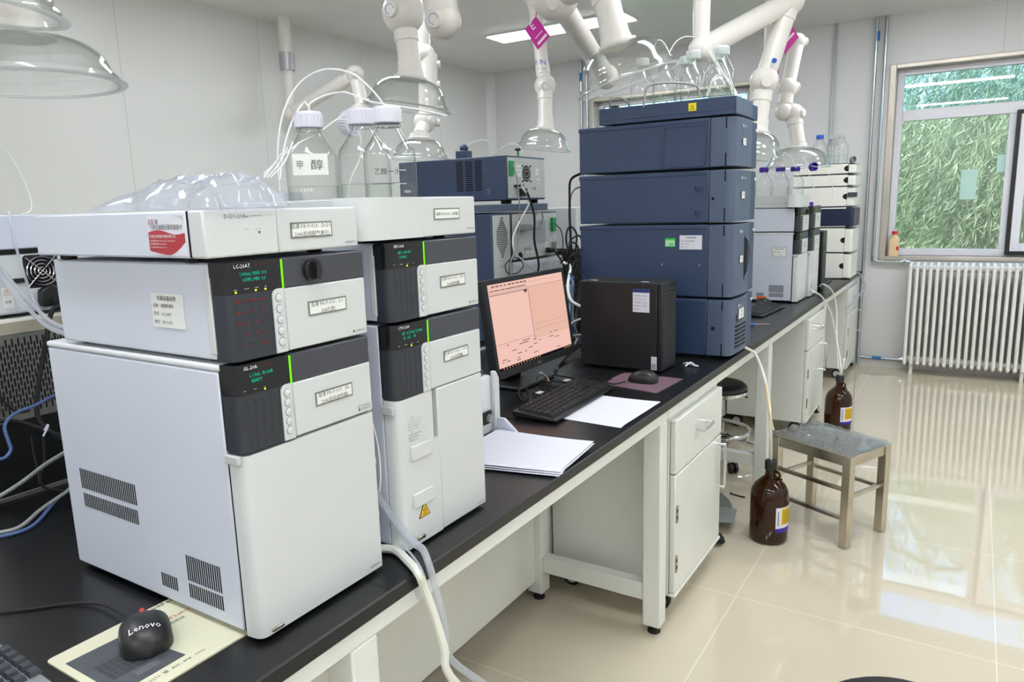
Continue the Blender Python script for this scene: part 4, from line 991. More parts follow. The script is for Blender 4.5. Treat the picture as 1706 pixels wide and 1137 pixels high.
MB(INK).text('CE', .012, (RX + .001, 2.51, 1.50), (0, 1, 0), (0, 0, 1)).lathe([(.008, 0), (.008, .0008), (.006, .0008), (.006, 0)], (RX + .0002, 2.55, 1.506), (1, 0, 0), 18, closed=True).build('mark_lettering', rb, smooth=False)
MB(BLACK).box(RX, RX + .02, 2.40, 2.45, 1.468, 1.505).build('power_inlet', rb, bevel=.003)
MB(BLACK).box(RX, RX + .03, 2.36, 2.40, 1.512, 1.522).build('cable_plug', rb, bevel=.002)
for y in (2.35, 2.60): MB(RUBBER).box(-1.14, -1.10, y, y + .03, 1.434, 1.453).build('foot', rb)
rs = thing('instrument_shelf', 'slim navy slab between the upper and lower rear instruments', 'tray', (-1.4, 2.45, 1.40))
MB(NAVYF).box(-1.75, RX, 2.14, 2.68, 1.399, 1.433).build('shelf_body', rs, bevel=.003)
ra = rear_box('rear_instrument', 'narrow navy unit with diamond fan grille on its grey back, under the slab', -1.72, -1.06, 2.145, 2.305, .803, 1.392, NAVY, REARGREY)
g = MB(VOID)
for k in range(22):
    hw = min(k + 1, 22 - k, 8) / 8 * .048
    n = max(2, int(hw / .0055))
    for q in range(-n, n): g.box(-1.0598, -1.0592, 2.225 + q * .0058 + (.0029 if k % 2 else 0), 2.229 + q * .0058 + (.0029 if k % 2 else 0), 1.19 + k * .0085, 1.1945 + k * .0085)
g.build('fan_grille', ra, smooth=False)
MB(INK).text('CE ⓒ', .012, (-1.0588, 2.20, 1.145), (0, 1, 0), (0, 0, 1)).text('△  ⏚', .007, (-1.0588, 2.2, 1.175), (0, 1, 0), (0, 0, 1)).build('mark_lettering', ra, smooth=False)
rc = rear_box('rear_instrument', 'wide grey-backed unit with two green connectors, lower half of the rear stack', -1.72, -1.06, 2.312, 2.755, 1.165, 1.392, DARK, REARGREY)
MB(GREENCON).box(-1.06, -1.045, 2.685, 2.72, 1.29, 1.36).build('green_connector', rc, bevel=.002)
MB(CABLEG).box(-1.06, -1.02, 2.36, 2.44, 1.305, 1.335).build('data_plug', rc, bevel=.004)
plate(rc, 'printed_table', (-1.0595, 2.53, 1.235), .10, .115, [('1 2 3 4 5', .5, .85, .008, 'c'), ('A B C D', .5, .6, .008, 'c'), ('0 0 0 0', .5, .35, .008, 'c'), ('- - - -', .5, .12, .008, 'c')], border=False, paper=mat('grey_print_panel', (160, 166, 172), .5, var=0))
MB(INK).text('CE ⓒ C', .014, (-1.0585, 2.42, 1.21), (0, 1, 0), (0, 0, 1)).build('mark_lettering', rc, smooth=False)
for q in (2.43, 2.475): plate(rc, 'bar_label', (-1.0595, q, 1.175), .032, .03, [('||||', .5, .5, .012, 'c')], border=False)
plate(rc, 'fuse_label', (-1.0595, 2.62, 1.215), .035, .024, [('T2A', .5, .5, .008, 'c')], border=False)
MB(BLACK).box(-1.06, -1.03, 2.63, 2.68, 1.185, 1.21).build('power_plug', rc, bevel=.004)
for k in range(4): MB(DARK).box(-1.0598, -1.059, 2.69 + k * .014, 2.698 + k * .014, 1.18, 1.235).build('rear_slot', rc)
MB(VOID).cyl((-1.0598, 2.38, 1.185), (-1.0575, 2.38, 1.185), .02, 18).build('rear_hole', rc)
rd_ = rear_box('rear_instrument', 'white bottom unit of the rear stack, just above the monitor', -1.72, -1.05, 2.312, 2.80, .803, 1.16, FRONTW, WHITE_SIDE)
for k in range(9): MB(REARGREY).box(-1.0498, -1.049, 2.33 + k * .05, 2.372 + k * .05, 1.095, 1.14).build('rear_louvre', rd_)
re_ = thing('white_cabinet', 'white instrument cabinet standing past the rear stack, half hidden by cables', 'instrument', (-1.45, 3.3, .80))
MB(FRONTW).box(-1.8, -1.1, 3.05, 3.6, 1.175, 1.405).build('upper_housing', re_, bevel=.004)
MB(BLACK).box(-1.8, -1.1, 3.05, 3.6, .803, 1.17).build('lower_housing', re_, bevel=.004)

# the white stack at the left edge seen from behind
LX_ = -1.0
fa = thing('rear_instrument', 'white pump seen from behind with round fan and black plug, at the left edge', 'instrument', (-1.25, .22, 1.222), group='instruments on the opposite side seen from behind')
MB(WHITE).box(-1.42, LX_ - .003, .03, .345, 1.222, 1.352).build('housing', fa, bevel=.003)
MB(FRONTW).box(LX_ - .0028, LX_, .035, .34, 1.226, 1.348).build('rear_plate', fa)
fy, fz = .214, 1.312
f_ = MB(VOID).lathe([(0, .0006), (.034, .0006), (.034, 0)], (LX_, fy, fz), (1, 0, 0), 28)
f_.use(BLACK).prism(rrect(fy - .037, fy + .037, fz - .037, fz + .037, .008), 'x', LX_, LX_ + .0004); f_.build('fan_opening', fa)
gr = MB(CHROME)
for r_ in (.034, .026, .018, .010): gr.lathe([(r_, .004), (r_ - .0016, .0056), (r_ - .0032, .004), (r_ - .0016, .0024)], (LX_, fy, fz), (1, 0, 0), 28, closed=True)
for a in (.785, 2.356): gr.cyl((LX_ + .003, fy + .045 * math.cos(a), fz + .045 * math.sin(a)), (LX_ + .003, fy - .045 * math.cos(a), fz - .045 * math.sin(a)), .0014, 8)
gr.build('fan_guard', fa)
pl = MB(BLACK).prism([(.198, 1.232), (.23, 1.232), (.245, 1.247), (.245, 1.27), (.222, 1.282), (.198, 1.27), (.195, 1.245)], 'x', LX_, LX_ + .02); pl.build('power_plug', fa, bevel=.003)
MB(BLACK).prism(rrect(.152, .178, 1.29, 1.30, .002), 'x', LX_, LX_ + .006).build('serial_port', fa)
plate(fa, 'warning_label', (LX_ + .0003, .125, 1.237), .022, .045, [('⚠', .5, .8, .010, 'c', REDINK), ('注意', .5, .3, .005, 'c')], border=False)
MB(GREYINK).text('LR46293 C', .0035, (LX_ + .0005, .165, 1.249), (0, 1, 0), (0, 0, 1)).build('rear_lettering', fa, smooth=False)
feet(fa, -1.38, -1.05, .11, .32, 1.2135, 1.2225)
fb = thing('rear_instrument', 'slim pale unit lying on the fan unit at the left edge', 'instrument', (-1.25, .22, 1.36), group='instruments on the opposite side seen from behind')
MB(WHITE_SIDE).box(-1.42, LX_ + .012, .02, .355, 1.364, 1.438).build('housing', fb, bevel=.003)
MB(BLACK).box(-1.40, LX_ - .01, .035, .34, 1.3525, 1.3645).build('base_plate', fb)
fc = thing('rear_instrument', 'dark perforated metal back of the unit at the left edge, under the fan unit', 'instrument', (-1.25, .22, .80), group='instruments on the opposite side seen from behind')
MB(GREYW).box(-1.42, LX_ - .003, .03, .345, .815, 1.213).build('housing', fc, bevel=.003)
GAL = mat('dark_galvanised', (122, 122, 114), .35, .35, var=.15, vscale=9)
MB(GAL).box(LX_ - .0028, LX_, .035, .34, .985, 1.178).build('rear_plate', fc)
MB(mat('dark_lower_plate', (40, 41, 40), .22, .5, var=.2, vscale=7)).box(LX_ - .0028, LX_, .035, .34, .82, .9845).build('lower_plate', fc)
MB(mat('beige_strip', (178, 172, 150), .4, .3, var=.05)).box(LX_ - .0028, LX_ + .002, .035, .34, 1.18, 1.205).build('top_strip', fc)
pf = MB(VOID)
for c_ in range(46):
    for k in range(7):
        y = .04 + c_ * .0064; z = 1.0 + k * .025 + (.0125 if c_ % 2 else 0)
        if z + .019 < 1.178: pf.box(LX_, LX_ + .0004, y, y + .0036, z, z + .019)
pf.build('perforations', fc, smooth=False)
feet(fc, -1.38, -1.05, .11, .32, ZT, .8155)

# ------------------------------------------------------------------ monitor, computer, keyboards, mice, papers
mo = thing('monitor', 'black desktop monitor showing a pink chromatography window', 'monitor', (-.50, 1.542, ZT + .004), rz=-.018)
MW_, MH_, TL = .52, .325, .144
M0 = Matrix.Translation((0, 0, .229)) @ Matrix.Rotation(-TL, 4, 'Y')
def mon(mm): q = MB(mm); q.M = M0; return q
b = mon(BLACK).box(-.03, -.002, -MW_ / 2, MW_ / 2, -MH_ / 2, MH_ / 2); b.build('casing', mo, world=False, bevel=.004)
bz = mon(MATTBLK); y_, z_ = MW_ / 2 - .001, MH_ / 2 - .001
bz.box(-.004, .003, -y_, -y_ + .016, -z_, z_).box(-.004, .003, y_ - .016, y_, -z_, z_).box(-.004, .003, -y_ + .016, y_ - .016, z_ - .016, z_).box(-.004, .003, -y_ + .016, y_ - .016, -z_, -z_ + .024)
bzo = bz.build('bezel', mo, world=False, bevel=.0015)
q = mon(mat('silver_lettering', (180, 182, 186), .4, .5, var=0)); q.text('DELL', .008, (.0036, 0, -z_ + .008), (0, 1, 0), (0, 0, 1), 'c'); q.build('badge_lettering', bzo, world=False, smooth=False)
SCR = emat('screen_pink', (248, 200, 188), .66); SCRD = emat('screen_grey_line', (150, 120, 118), .5); SCRT = emat('screen_text', (96, 84, 88), .5); SCRB = emat('screen_taskbar', (40, 34, 44), .3); SCRI = emat('screen_icons', (225, 180, 130), .42); SCRP = emat('screen_pane', (246, 196, 178), .62)
sc_ = mon(SCR); ya, yb, za, zb_ = -y_ + .016, y_ - .016, -z_ + .024, z_ - .016
sc_.box(-.003, .0002, ya, yb, za, zb_)
def sb(mm, u0, u1, v0, v1, e=.0005): sc_.use(mm).box(.0002, e, ya + (yb - ya) * u0, ya + (yb - ya) * u1, za + (zb_ - za) * v0, za + (zb_ - za) * v1)
sb(SCRB, 0, 1, 0, .035); sb(SCRD, 0, 1, .955, .957, .0007); sb(SCRD, 0, 1, .895, .898, .0007); sb(SCRD, .49, .494, .25, .895, .0007); sb(SCRD, 0, .49, .30, .303, .0007); sb(SCRP, .494, 1, .25, .895, .0004)
rr = random.Random(3)
for k in range(14): sb(SCRI, .05 + k * .036, .05 + k * .036 + .012, .010, .026, .0008)
for k in range(6): sb(SCRI, .88 + k * .02, .89 + k * .02, .010, .026, .0008)
for k in range(22): sb(SCRT, .02 + k * .021, .02 + k * .021 + rr.uniform(.008, .016), .915, .930, .0007)
for k in range(26): sb(SCRT, .02 + k * .018, .028 + k * .018, .865, .88, .0007)
for k in range(9): sb(SCRT, .05 + k * .05, .05 + k * .05 + rr.uniform(.02, .04), .965, .978, .0007)
for j in range(9):
    for k in range(rr.randint(2, 5)):
        u = rr.uniform(.02, .8); sb(SCRT, u, u + rr.uniform(.02, .06), .27 - j * .026, .278 - j * .026, .0007)
for j in range(6):
    sb(SCRD, .52, .55, .80 - j * .09, .803 - j * .09, .0007)
sb(SCRD, .52, .98, .42, .422, .0007); sb(SCRD, .5, .98, .36, .362, .0007); sb(SCRT, .44, .475, .84, .875, .0007)
sc_.build('screen', mo, world=False, smooth=False)
st = MB(BLACK).prism([(-.14, .012), (-.085, .012), (-.045, .16), (-.045, .26), (-.075, .26), (-.08, .17)], 'y', -.05, .05); st.build('stand_neck', mo, world=False, bevel=.006)
MB(BLACK).prism(rrect(-.2, .02, -.12, .12, .02), 'z', .0, .012).build('stand_base', mo, world=False, bevel=.003)

single(MB(mat('desk_mat_black', (24, 26, 28), .28, var=.05)).prism(rrect(-.60, -.285, 1.15, 1.735, .008), 'z', ZT + .0003, ZT + .003), 'desk_mat', 'thin glossy black mat under the monitor and keyboard', 'mat')
for y, lb in ((1.445, 'small white paper tag lying on the black mat in front of the monitor stand'), (1.64, 'small white paper tag on the black mat nearest the computer')):
    single(MB(PAPER).box(-.432, -.412, y - .016, y + .016, ZT + .0032, ZT + .0042), 'paper_tag', lb, 'tag')

def keyboard(label, loc, rz, frame, keym, w=.44, d=.145, fr=None):
    t = thing('keyboard', label, 'keyboard', loc, rz)
    fb = MB(frame).prism([(-d / 2, .004), (-d / 2, .024), (d / 2, .011), (d / 2, .003)], 'y', -w / 2, w / 2); fb.build('case', t, world=False, bevel=.003)
    k = MB(keym)
    def key(x, y, sx, sy):
        z = .0175 - (x) * .0897 + .001; a, b_ = sx / 2, sy / 2; s = .0022
        k.add([(x - a, y - b_, z - .001), (x + a, y - b_, z - .001), (x + a, y + b_, z - .001), (x - a, y + b_, z - .001), (x - a + s, y - b_ + s, z + .006), (x + a - s, y - b_ + s, z + .006), (x + a - s, y + b_ - s, z + .006), (x - a + s, y + b_ - s, z + .006)], [(3, 2, 1, 0), (4, 5, 6, 7), (0, 1, 5, 4), (1, 2, 6, 5), (2, 3, 7, 6), (3, 0, 4, 7)])
    P = .0188; y0 = -w / 2 + .018
    rows = [[1] * 13, [1] * 13 + [2], [1.5] + [1] * 12 + [1.5], [1.75] + [1] * 11 + [2.25], [2.25] + [1] * 10 + [2.75], [1.25, 1.25, 1.25, 6.25, 1.25, 1.25, 1.25, 1.25]]
    for r, row in enumerate(rows):
        x = -d / 2 + .021 + r * .0195 + (.0 if r else -.003); u = 0
        tot = sum(row); sc = 15 / tot
        for wd in row:
            key(x, y0 + (u + wd * sc / 2) * P, .0172, wd * sc * P - .0016); u += wd * sc
        for c in range(3):
            if r in (0, 1, 2, 5) or (r == 4 and c == 1): key(x, y0 + (15.35 + c + .5) * P, .0172, .0172)
        for c in range(4):
            if r > 0 and 18.7 * P + y0 + c * P < w / 2 - .01: key(x, y0 + (18.7 + c + .4) * P, .0172, .0165)
    kk = k.build('keys', t, world=False, smooth=False)
    lg = MB(WHITEINK)
    rr = random.Random(5)
    for r in range(6):
        for c in range(19):
            x = -d / 2 + .018 + r * .0195; z = .0175 - x * .0897 + .0073
            lg.text(rr.choice('QWERTYUIOPASDFGHJKLZXCVBNM1234567890'), .0035, (x, y0 + (c + .35) * P, z), (0, 1, 0), (-1, 0, .0897))
    lg.build('key_lettering', kk, world=False, smooth=False)
    return t
keyboard('black keyboard on the bench beside the blank white sheet', (-.282, 1.375, ZT + .002), .03, BLACK, MATTBLK)
KG = mat('silver_grey_plastic', (132, 136, 140), .4, .2, var=.02); KD = mat('slate_keys', (58, 60, 68), .35, var=.05)
keyboard('grey framed keyboard with slate keys, corner showing at the nearest edge', (-.30, -.428, ZT), .0, KG, KD, d=.17)
keyboard('black keyboard in front of the far white stack', (-.20, 3.55, ZT), -.06, BLACK, MATTBLK)
keyboard('black keyboard at the window end of the bench, partly behind the far stacks', (-.17, 5.06, ZT), .02, BLACK, MATTBLK)

def mouse(label, loc, rz, letter=None, wheel=False):
    t = thing('computer_mouse', label, 'mouse', loc, rz)
    n, m_ = 18, 22; vs = []; fs = []
    for i in range(n + 1):
        u = i / n; x = -.055 + .11 * u
        hw = .037 * (max(0, 1 - abs(2 * u - 1) ** 3.2)) ** .5 * (1 - .06 * math.sin(math.pi * u)) + .0012
        hz = .037 * (max(0, math.sin(math.pi * (.10 + .86 * u) ** .9))) ** .62 * (max(0, 1 - abs(2 * u - 1) ** 7)) ** .5 + .003
        for k in range(m_):
            a = math.pi * k / (m_ - 1); ca = math.cos(a); sa = math.sin(a)
            vs.append((x, hw * (abs(ca) ** .8) * (1 if ca > 0 else -1), .0015 + hz * (sa ** .75 if sa > 0 else 0)))
    for i in range(n):
        for k in range(m_ - 1):
            a = i * m_ + k; fs.append((a, a + m_, a + m_ + 1, a + 1))
        fs.append((i * m_ + m_ - 1, (i + 1) * m_ + m_ - 1, (i + 1) * m_, i * m_))
    fs.append([k for k in range(m_)]); fs.append([n * m_ + k for k in range(m_)][::-1])
    MB(BLACK).add(vs, fs).build('mouse_body', t, world=False, ang=50)
    if wheel: MB(REDINK).lathe([(.004, -.004), (.0085, -.003), (.0085, .003), (.004, .004)], (.041, 0, .0225), (0, 1, 0), 20, closed=True).build('scroll_wheel', t, world=False)
    if letter:
        q = MB(WHITEINK); vs2, fs2, w2 = glyphs(letter); kk = .0075 / .72
        # lettering laid over the curved back
        pts = []
        for x, y in vs2:
            lx = -.022 - (y * kk - .003) ; ly = -(x - w2 / 2) * kk
            u = (lx + .055) / .11
            hw = .037 * (max(0, 1 - abs(2 * u - 1) ** 3.2)) ** .5 * (1 - .06 * math.sin(math.pi * u)) + .0012
            hz = .037 * (max(0, math.sin(math.pi * (.10 + .86 * u) ** .9))) ** .62 * (max(0, 1 - abs(2 * u - 1) ** 7)) ** .5 + .003
            cc = min(1, abs(ly) / hw) ** (1 / .8); sa = math.sqrt(max(0, 1 - cc * cc))
            pts.append((lx, ly, .0015 + hz * sa ** .75 + .0007))
        q.add(pts, fs2).build('badge_lettering', t, world=False, smooth=False, fix=False)
    return t
mouse('black wired mouse with pale lettering and red wheel on the nearest mouse mat', (-.222, -.080, ZT + .0035), 2.66, None, True)
ml = [o for o in COL.objects if o.name == 'computer_mouse'][0]
q = MB(WHITEINK); vs2, fs2, w2 = glyphs('Lenovo'); kk = .0105 / .72; pts = []
for x, y in vs2:
    # text reads across the back: right of the reader is local -y turned, top towards the cable end
    ly = (x - w2 / 2) * -kk; lx = -.034 + y * kk
    u = (lx + .055) / .11
    hw = .037 * (max(0, 1 - abs(2 * u - 1) ** 3.2)) ** .5 * (1 - .06 * math.sin(math.pi * u)) + .0012
    hz = .037 * (max(0, math.sin(math.pi * (.10 + .86 * u) ** .9))) ** .62 * (max(0, 1 - abs(2 * u - 1) ** 7)) ** .5 + .003
    cc = min(1, abs(ly) / hw) ** (1 / .8); sa = math.sqrt(max(0, 1 - cc * cc)); pts.append((lx, ly, .0015 + hz * sa ** .75 + .0008))
q.add(pts, fs2).build('badge_lettering', ml, world=False, smooth=False, fix=False)
mouse('black mouse on the dusky pink mat before the black computer', (-.172, 1.742, ZT + .003), 1.35 + math.pi / 2 + .2)
mouse('black mouse tucked beside the orange sticker of the far stack', (-.26, 3.84, ZT), 1.2)

pad = thing('mouse_mat', 'cream mouse mat printed with a dark laptop, under the nearest mouse', 'mouse mat', (-.2, -.06, ZT))
CREAM = mat('cream_mat_print', (212, 211, 184), .55, var=.015)
MB(CREAM).prism(rrect(-.303, -.104, -.183, .055, .008), 'z', ZT + .0003, ZT + .003).build('mat_sheet', pad)
pr_ = MB(mat('printed_laptop_slate', (74, 78, 84), .5, var=.15, vscale=30)).prism([(-.270, -.172), (-.266, -.085), (-.137, -.072), (-.137, -.150), (-.150, -.172)], 'z', ZT + .003, ZT + .0033)
pr_.use(mat('printed_laptop_keys', (52, 55, 60), .5, var=0))
for i in range(5):
    for j in range(9): pr_.box(-.222 + i * .0105, -.2135 + i * .0105, -.158 + j * .0085, -.151 + j * .0085, ZT + .0033, ZT + .0035)
pr_.use(GREYINK).box(-.165, -.150, -.135, -.10, ZT + .0033, ZT + .0035)
pr_.use(INK).text('ThinkPad', .010, (-.292, -.040, ZT + .0034), (0, 1, 0), (-1, 0, 0)).use(REDINK).text('ThinkPad Lenovo', .0085, (-.243, -.066, ZT + .0034), (0, 1, 0), (-1, 0, 0)).use(GREYINK).text('联想服务热线', .006, (-.228, -.06, ZT + .0034), (0, 1, 0), (-1, 0, 0)).text('400 . 696 . 2296  或  400 . 898 . 9006', .0058, (-.122, -.172, ZT + .0034), (0, 1, 0), (-1, 0, 0))
pr_.build('mat_print', pad, smooth=False)
single(MB(mat('dusky_pink_mat', (120, 96, 108), .35, var=.05)).prism([(-.30, 1.655), (-.072, 1.610), (-.060, 1.838), (-.285, 1.845)], 'z', ZT + .0003, ZT + .002), 'mouse_mat', 'dusky pink translucent mouse mat before the black computer', 'mouse mat')

def sheet(mb, quad, n=10, lift=0.0, seed=1, th=.0006):
    q = [Vector(p) for p in quad]; rnd = random.Random(seed); vs = []
    for side in (0, 1):
        for i in range(n + 1):
            for j in range(n + 1):
                u, v = i / n, j / n
                p = q[0].lerp(q[1], u).lerp(q[3].lerp(q[2], u), v); p.z += lift * (abs(u - .3) ** 2 * (v > 0) + .4 * (v - .5) ** 2) + (th if side else 0); vs.append(p)
    m = (n + 1) ** 2; fs = []
    for i in range(n):
        for j in range(n):
            a = i * (n + 1) + j; fs.append((a, a + 1, a + n + 2, a + n + 1)); fs.append((m + a, m + a + n + 1, m + a + n + 2, m + a + 1))
    for i in range(n):
        for a, b in ((i * (n + 1), (i + 1) * (n + 1)), (i * (n + 1) + n, (i + 1) * (n + 1) + n), (i, i + 1), (n * (n + 1) + i, n * (n + 1) + i + 1)): fs.append((a, b, m + b, m + a))
    return mb.add(vs, fs)
single(sheet(MB(PAPER), [(-.236, 1.216, ZT + .0006), (-.022, 1.208, ZT + .0006), (-.018, 1.507, ZT + .0006), (-.228, 1.506, ZT + .0006)], lift=.006), 'paper_sheet', 'blank white sheet lying alone beside the black keyboard', 'paper')
for k, (dx, dy, lb) in enumerate(((0.0, -.008, 'lowest printed sheet of the pile by the small printer'), (.004, -.003, 'second printed sheet in the pile by the small printer'), (.0, .0, 'topmost printed sheet with faint lines, sticking over the bench edge'))):
    m = sheet(MB(PAPER), [(-.30 + dx, .735 + dy, ZT + .003 + k * .004), (.006 + dx, .80 + dy, ZT + .003 + k * .004), (-.016 + dx, 1.022 + dy, ZT + .003 + k * .004), (-.306 + dx, 1.012 + dy, ZT + .003 + k * .004)], lift=.012, seed=k)
    o = single(m, 'printed_sheet', lb, 'paper', 'printed sheets piled by the small printer')
    if k == 2:
        ln = MB(mat('faint_print', (218, 219, 228), .8, var=0))
        for i in range(26):
            u = .08 + i * .033; n_ = 12
            for j in range(n_):
                v0 = .08 + j * .07
                q0 = [Vector((-.30, .735, 0)), Vector((.006, .80, 0)), Vector((-.016, 1.022, 0)), Vector((-.306, 1.012, 0))]
                def P_(u, v):
                    p = q0[0].lerp(q0[1], u).lerp(q0[3].lerp(q0[2], u), v); p.z = ZT + .011 + .0009 + .012 * (abs(u - .3) ** 2 + .4 * (v - .5) ** 2); return p
                ln.add([P_(u, v0), P_(u + .006, v0), P_(u + .006, v0 + .052), P_(u, v0 + .052)], [(0, 1, 2, 3)])
        ln.build('faint_lines', o, smooth=False, fix=False)

pn_ = thing('label_printer', 'small white printer with dark grey lid beside the column oven', 'printer', (-.42, .78, ZT))
MB(WHITE).prism([(.70, .802), (1.03, .802), (1.03, .955), (1.005, .968), (.70, .968)], 'x', -.54, -.325).build('printer_body', pn_, bevel=.005)
MB(DARK).box(-.53, -.335, .71, .995, .9682, .985).build('lid', pn_, bevel=.004)
MB(FRONTW).prism([(1.008, .802), (1.034, .802), (1.034, .955), (1.02, .978), (1.008, .978)], 'x', -.3245, -.312).build('front_flap', pn_, bevel=.002)
MB(WHITE_SIDE).prism([(-.3115, .802), (-.245, .802), (-.25, .812), (-.29, .845), (-.3115, .845)], 'y', 1.0155, 1.0265).build('tray_arm', pn_, bevel=.002)
MB(CABLEG).cyl((-.3245, .985, .85), (-.308, .985, .85), .012).use(BLACK).box(-.3245, -.318, .96, 1.0, .835, .87).build('paper_roller', pn_)

def computer(label, loc, rz, labels=True, h=.335):
    t = thing('desktop_computer', label, 'computer', loc, rz)
    MB(MATTBLK).box(-.33, -.012, 0, .145, .006, h).build('case', t, world=False, bevel=.004)
    f = MB(BLACK).box(-.012, .006, .002, .143, .006, h - .002); f.build('front_bezel', t, world=False, bevel=.004)
    g = MB(mat('dark_grille', (50, 52, 58), .45, .2, var=.03))
    for k in range(26): g.box(.006, .0078, .012, .133, .04 + k * .0105, .046 + k * .0105)
    g.build('front_grille', t, world=False, smooth=False)
    for x in (-.29, -.05):
        for y in (.02, .125): MB(RUBBER).box(x - .012, x + .012, y - .01, y + .01, 0, .0062).build('foot', t, world=False)
    if labels:
        pl = plate.__wrapped__ if hasattr(plate, '__wrapped__') else plate
        m = MB(PAPER).slab([(-.108, -.0003, .225), (-.042, -.0003, .225), (-.042, -.0003, .312), (-.108, -.0003, .312)], .0006)
        m.use(mat('navy_print', (30, 50, 120), .4, var=.1)).slab([(-.108, -.001, .298), (-.042, -.001, .298), (-.042, -.001, .312), (-.108, -.001, .312)], .0004)
        m.use(WHITEINK).text('TOSHPAT', .006, (-.102, -.0018, .302), (1, 0, 0), (0, 0, 1)) if False else None
        m.use(GREYINK)
        for k, s in enumerate(('设备名称：工作站', '编  号：FX-Y-013', '购置日期：2021.06', '使用部门：分析室', '责任人：')):
            m.text(s, .0045, (-.102, -.0012, .284 - k * .0125), (1, 0, 0), (0, 0, 1))
        m.build('asset_label', t, world=False, smooth=False)
        m = MB(PAPER).slab([(-.034, -.0003, .012), (-.012, -.0003, .012), (-.012, -.0003, .062), (-.034, -.0003, .062)], .0006); m.use(GREYINK)
        for k in range(4): m.box(-.031 + .004 * k, -.029 + .004 * k, -.0013, -.0009, .015, .035)
        m.build('service_label', t, world=False, smooth=False)
        for x in (-.28, -.07): MB(PAPER).box(x - .015, x + .015, .02, .03, h, h + .0008).build('top_sticker', t, world=False)
    return t
computer('black desktop computer with a white asset label, standing against the blue tower', (-.165, 1.885, ZT), -.03)
computer('black desktop computer on edge between the far stack and the grey stack', (-.075, 4.62, ZT), 0, False, .40)

single(MB(PAPER).curve([(-.135, 2.062, ZT + .004), (-.118, 2.05, ZT + .012), (-.10, 2.058, ZT + .006), (-.085, 2.035, ZT + .009), (-.075, 2.05, ZT + .004)], .0035, 6).curve([(-.118, 2.03, ZT + .004), (-.105, 2.055, ZT + .014), (-.09, 2.06, ZT + .004)], .003, 6), 'paper_scrap', 'crumpled white paper scrap between the black computer and bench edge', 'scrap')
sd = thing('screwdriver', 'screwdriver with blue handle on the bench past the blue tower', 'screwdriver', (-.1, 3.06, ZT))
MB(BLUECAP).tube([(-.165, 2.99, ZT + .011), (-.16, 2.995, ZT + .011), (-.125, 3.03, ZT + .011), (-.115, 3.04, ZT + .011)], [.007, .011, .011, .006], 10).build('handle', sd)
MB(CHROME).cyl((-.115, 3.04, ZT + .011), (-.055, 3.105, ZT + .006), .0028, 8).build('shaft', sd)

# ------------------------------------------------------------------ floor things
def amber_bottle(label, loc, ang, tubed):
    t = thing('amber_bottle', label, 'bottle', loc, group='amber waste bottles on the floor')
    r = .0775
    P = [(0, .004), (.05, .004), (.062, 0), (r - .008, .001), (r - .001, .010), (r, .02), (r, .195), (r - .004, .222), (r - .016, .246), (r - .034, .264), (.030, .276), (.0225, .284), (.0205, .30), (.0205, .322), (.017, .323), (.0, .323)]
    MB(AMBER).lathe(P, loc, seg=44).build('glass_body', t)
    d = Vector((math.cos(ang + .4), math.sin(ang + .4), 0)); L = Vector(loc)
    z = Vector((0, 0, 1))
    MB(AMBER).curve([L + d * .019 + z * .303, L + d * .034 + z * .306, L + d * .043 + z * .296, L + d * .040 + z * .281, L + d * .028 + z * .276], .0055, 10).curve([L + d * .040 + z * .283, L + d * .050 + z * .279, L + d * .056 + z * .277], .004, 8).build('finger_ring', t)
    MB(BLACK).lathe([(.0, .352), (.012, .352), (.022, .350), (.024, .346), (.024, .312), (.022, .312)], loc, seg=32).build('cap', t)
    # wrapped label
    q = MB(PAPER)
    def band(m, r_, a0, a1, z0, z1, n=14):
        vs = []
        for k in range(n + 1):
            a = a0 + (a1 - a0) * k / n
            for zz in (z0, z1): vs.append((L.x + r_ * math.cos(a), L.y + r_ * math.sin(a), L.z + zz))
        for k in range(n + 1):
            a = a0 + (a1 - a0) * k / n
            for zz in (z0, z1): vs.append((L.x + (r_ - .0006) * math.cos(a), L.y + (r_ - .0006) * math.sin(a), L.z + zz))
        b_ = 2 * (n + 1); fs = []
        for k in range(n): fs += [(2 * k, 2 * k + 2, 2 * k + 3, 2 * k + 1), (b_ + 2 * k, b_ + 2 * k + 1, b_ + 2 * k + 3, b_ + 2 * k + 2)]
        m.add(vs, fs)
    a = ang
    band(q, r + .0008, a - .25, a + 1.5, .075, .168)
    q.use(AMBERY); band(q, r + .0014, a + .08, a + 1.0, .092, .162)
    q.use(PURPLE); band(q, r + .0014, a - .25, a + 1.5, .060, .078)
    q.use(INK)
    for k in range(9): band(q, r + .0019, a + .14, a + .14 + (.8 if k % 3 else .5), .153 - k * .0068, .1545 - k * .0068, 6)
    for k in range(10): band(q, r + .0015, a - .14, a - .08, .09 + k * .0065, .094 + k * .0065, 3)
    q.build('label', t, smooth=True, fix=False)
    return t
amber_bottle('amber waste bottle with a tube running into it, before the steel stool', (.13, 2.40, 0), -.75, True)
amber_bottle('amber waste bottle standing behind the steel stool', (.148, 4.10, 0), -1.0, False)

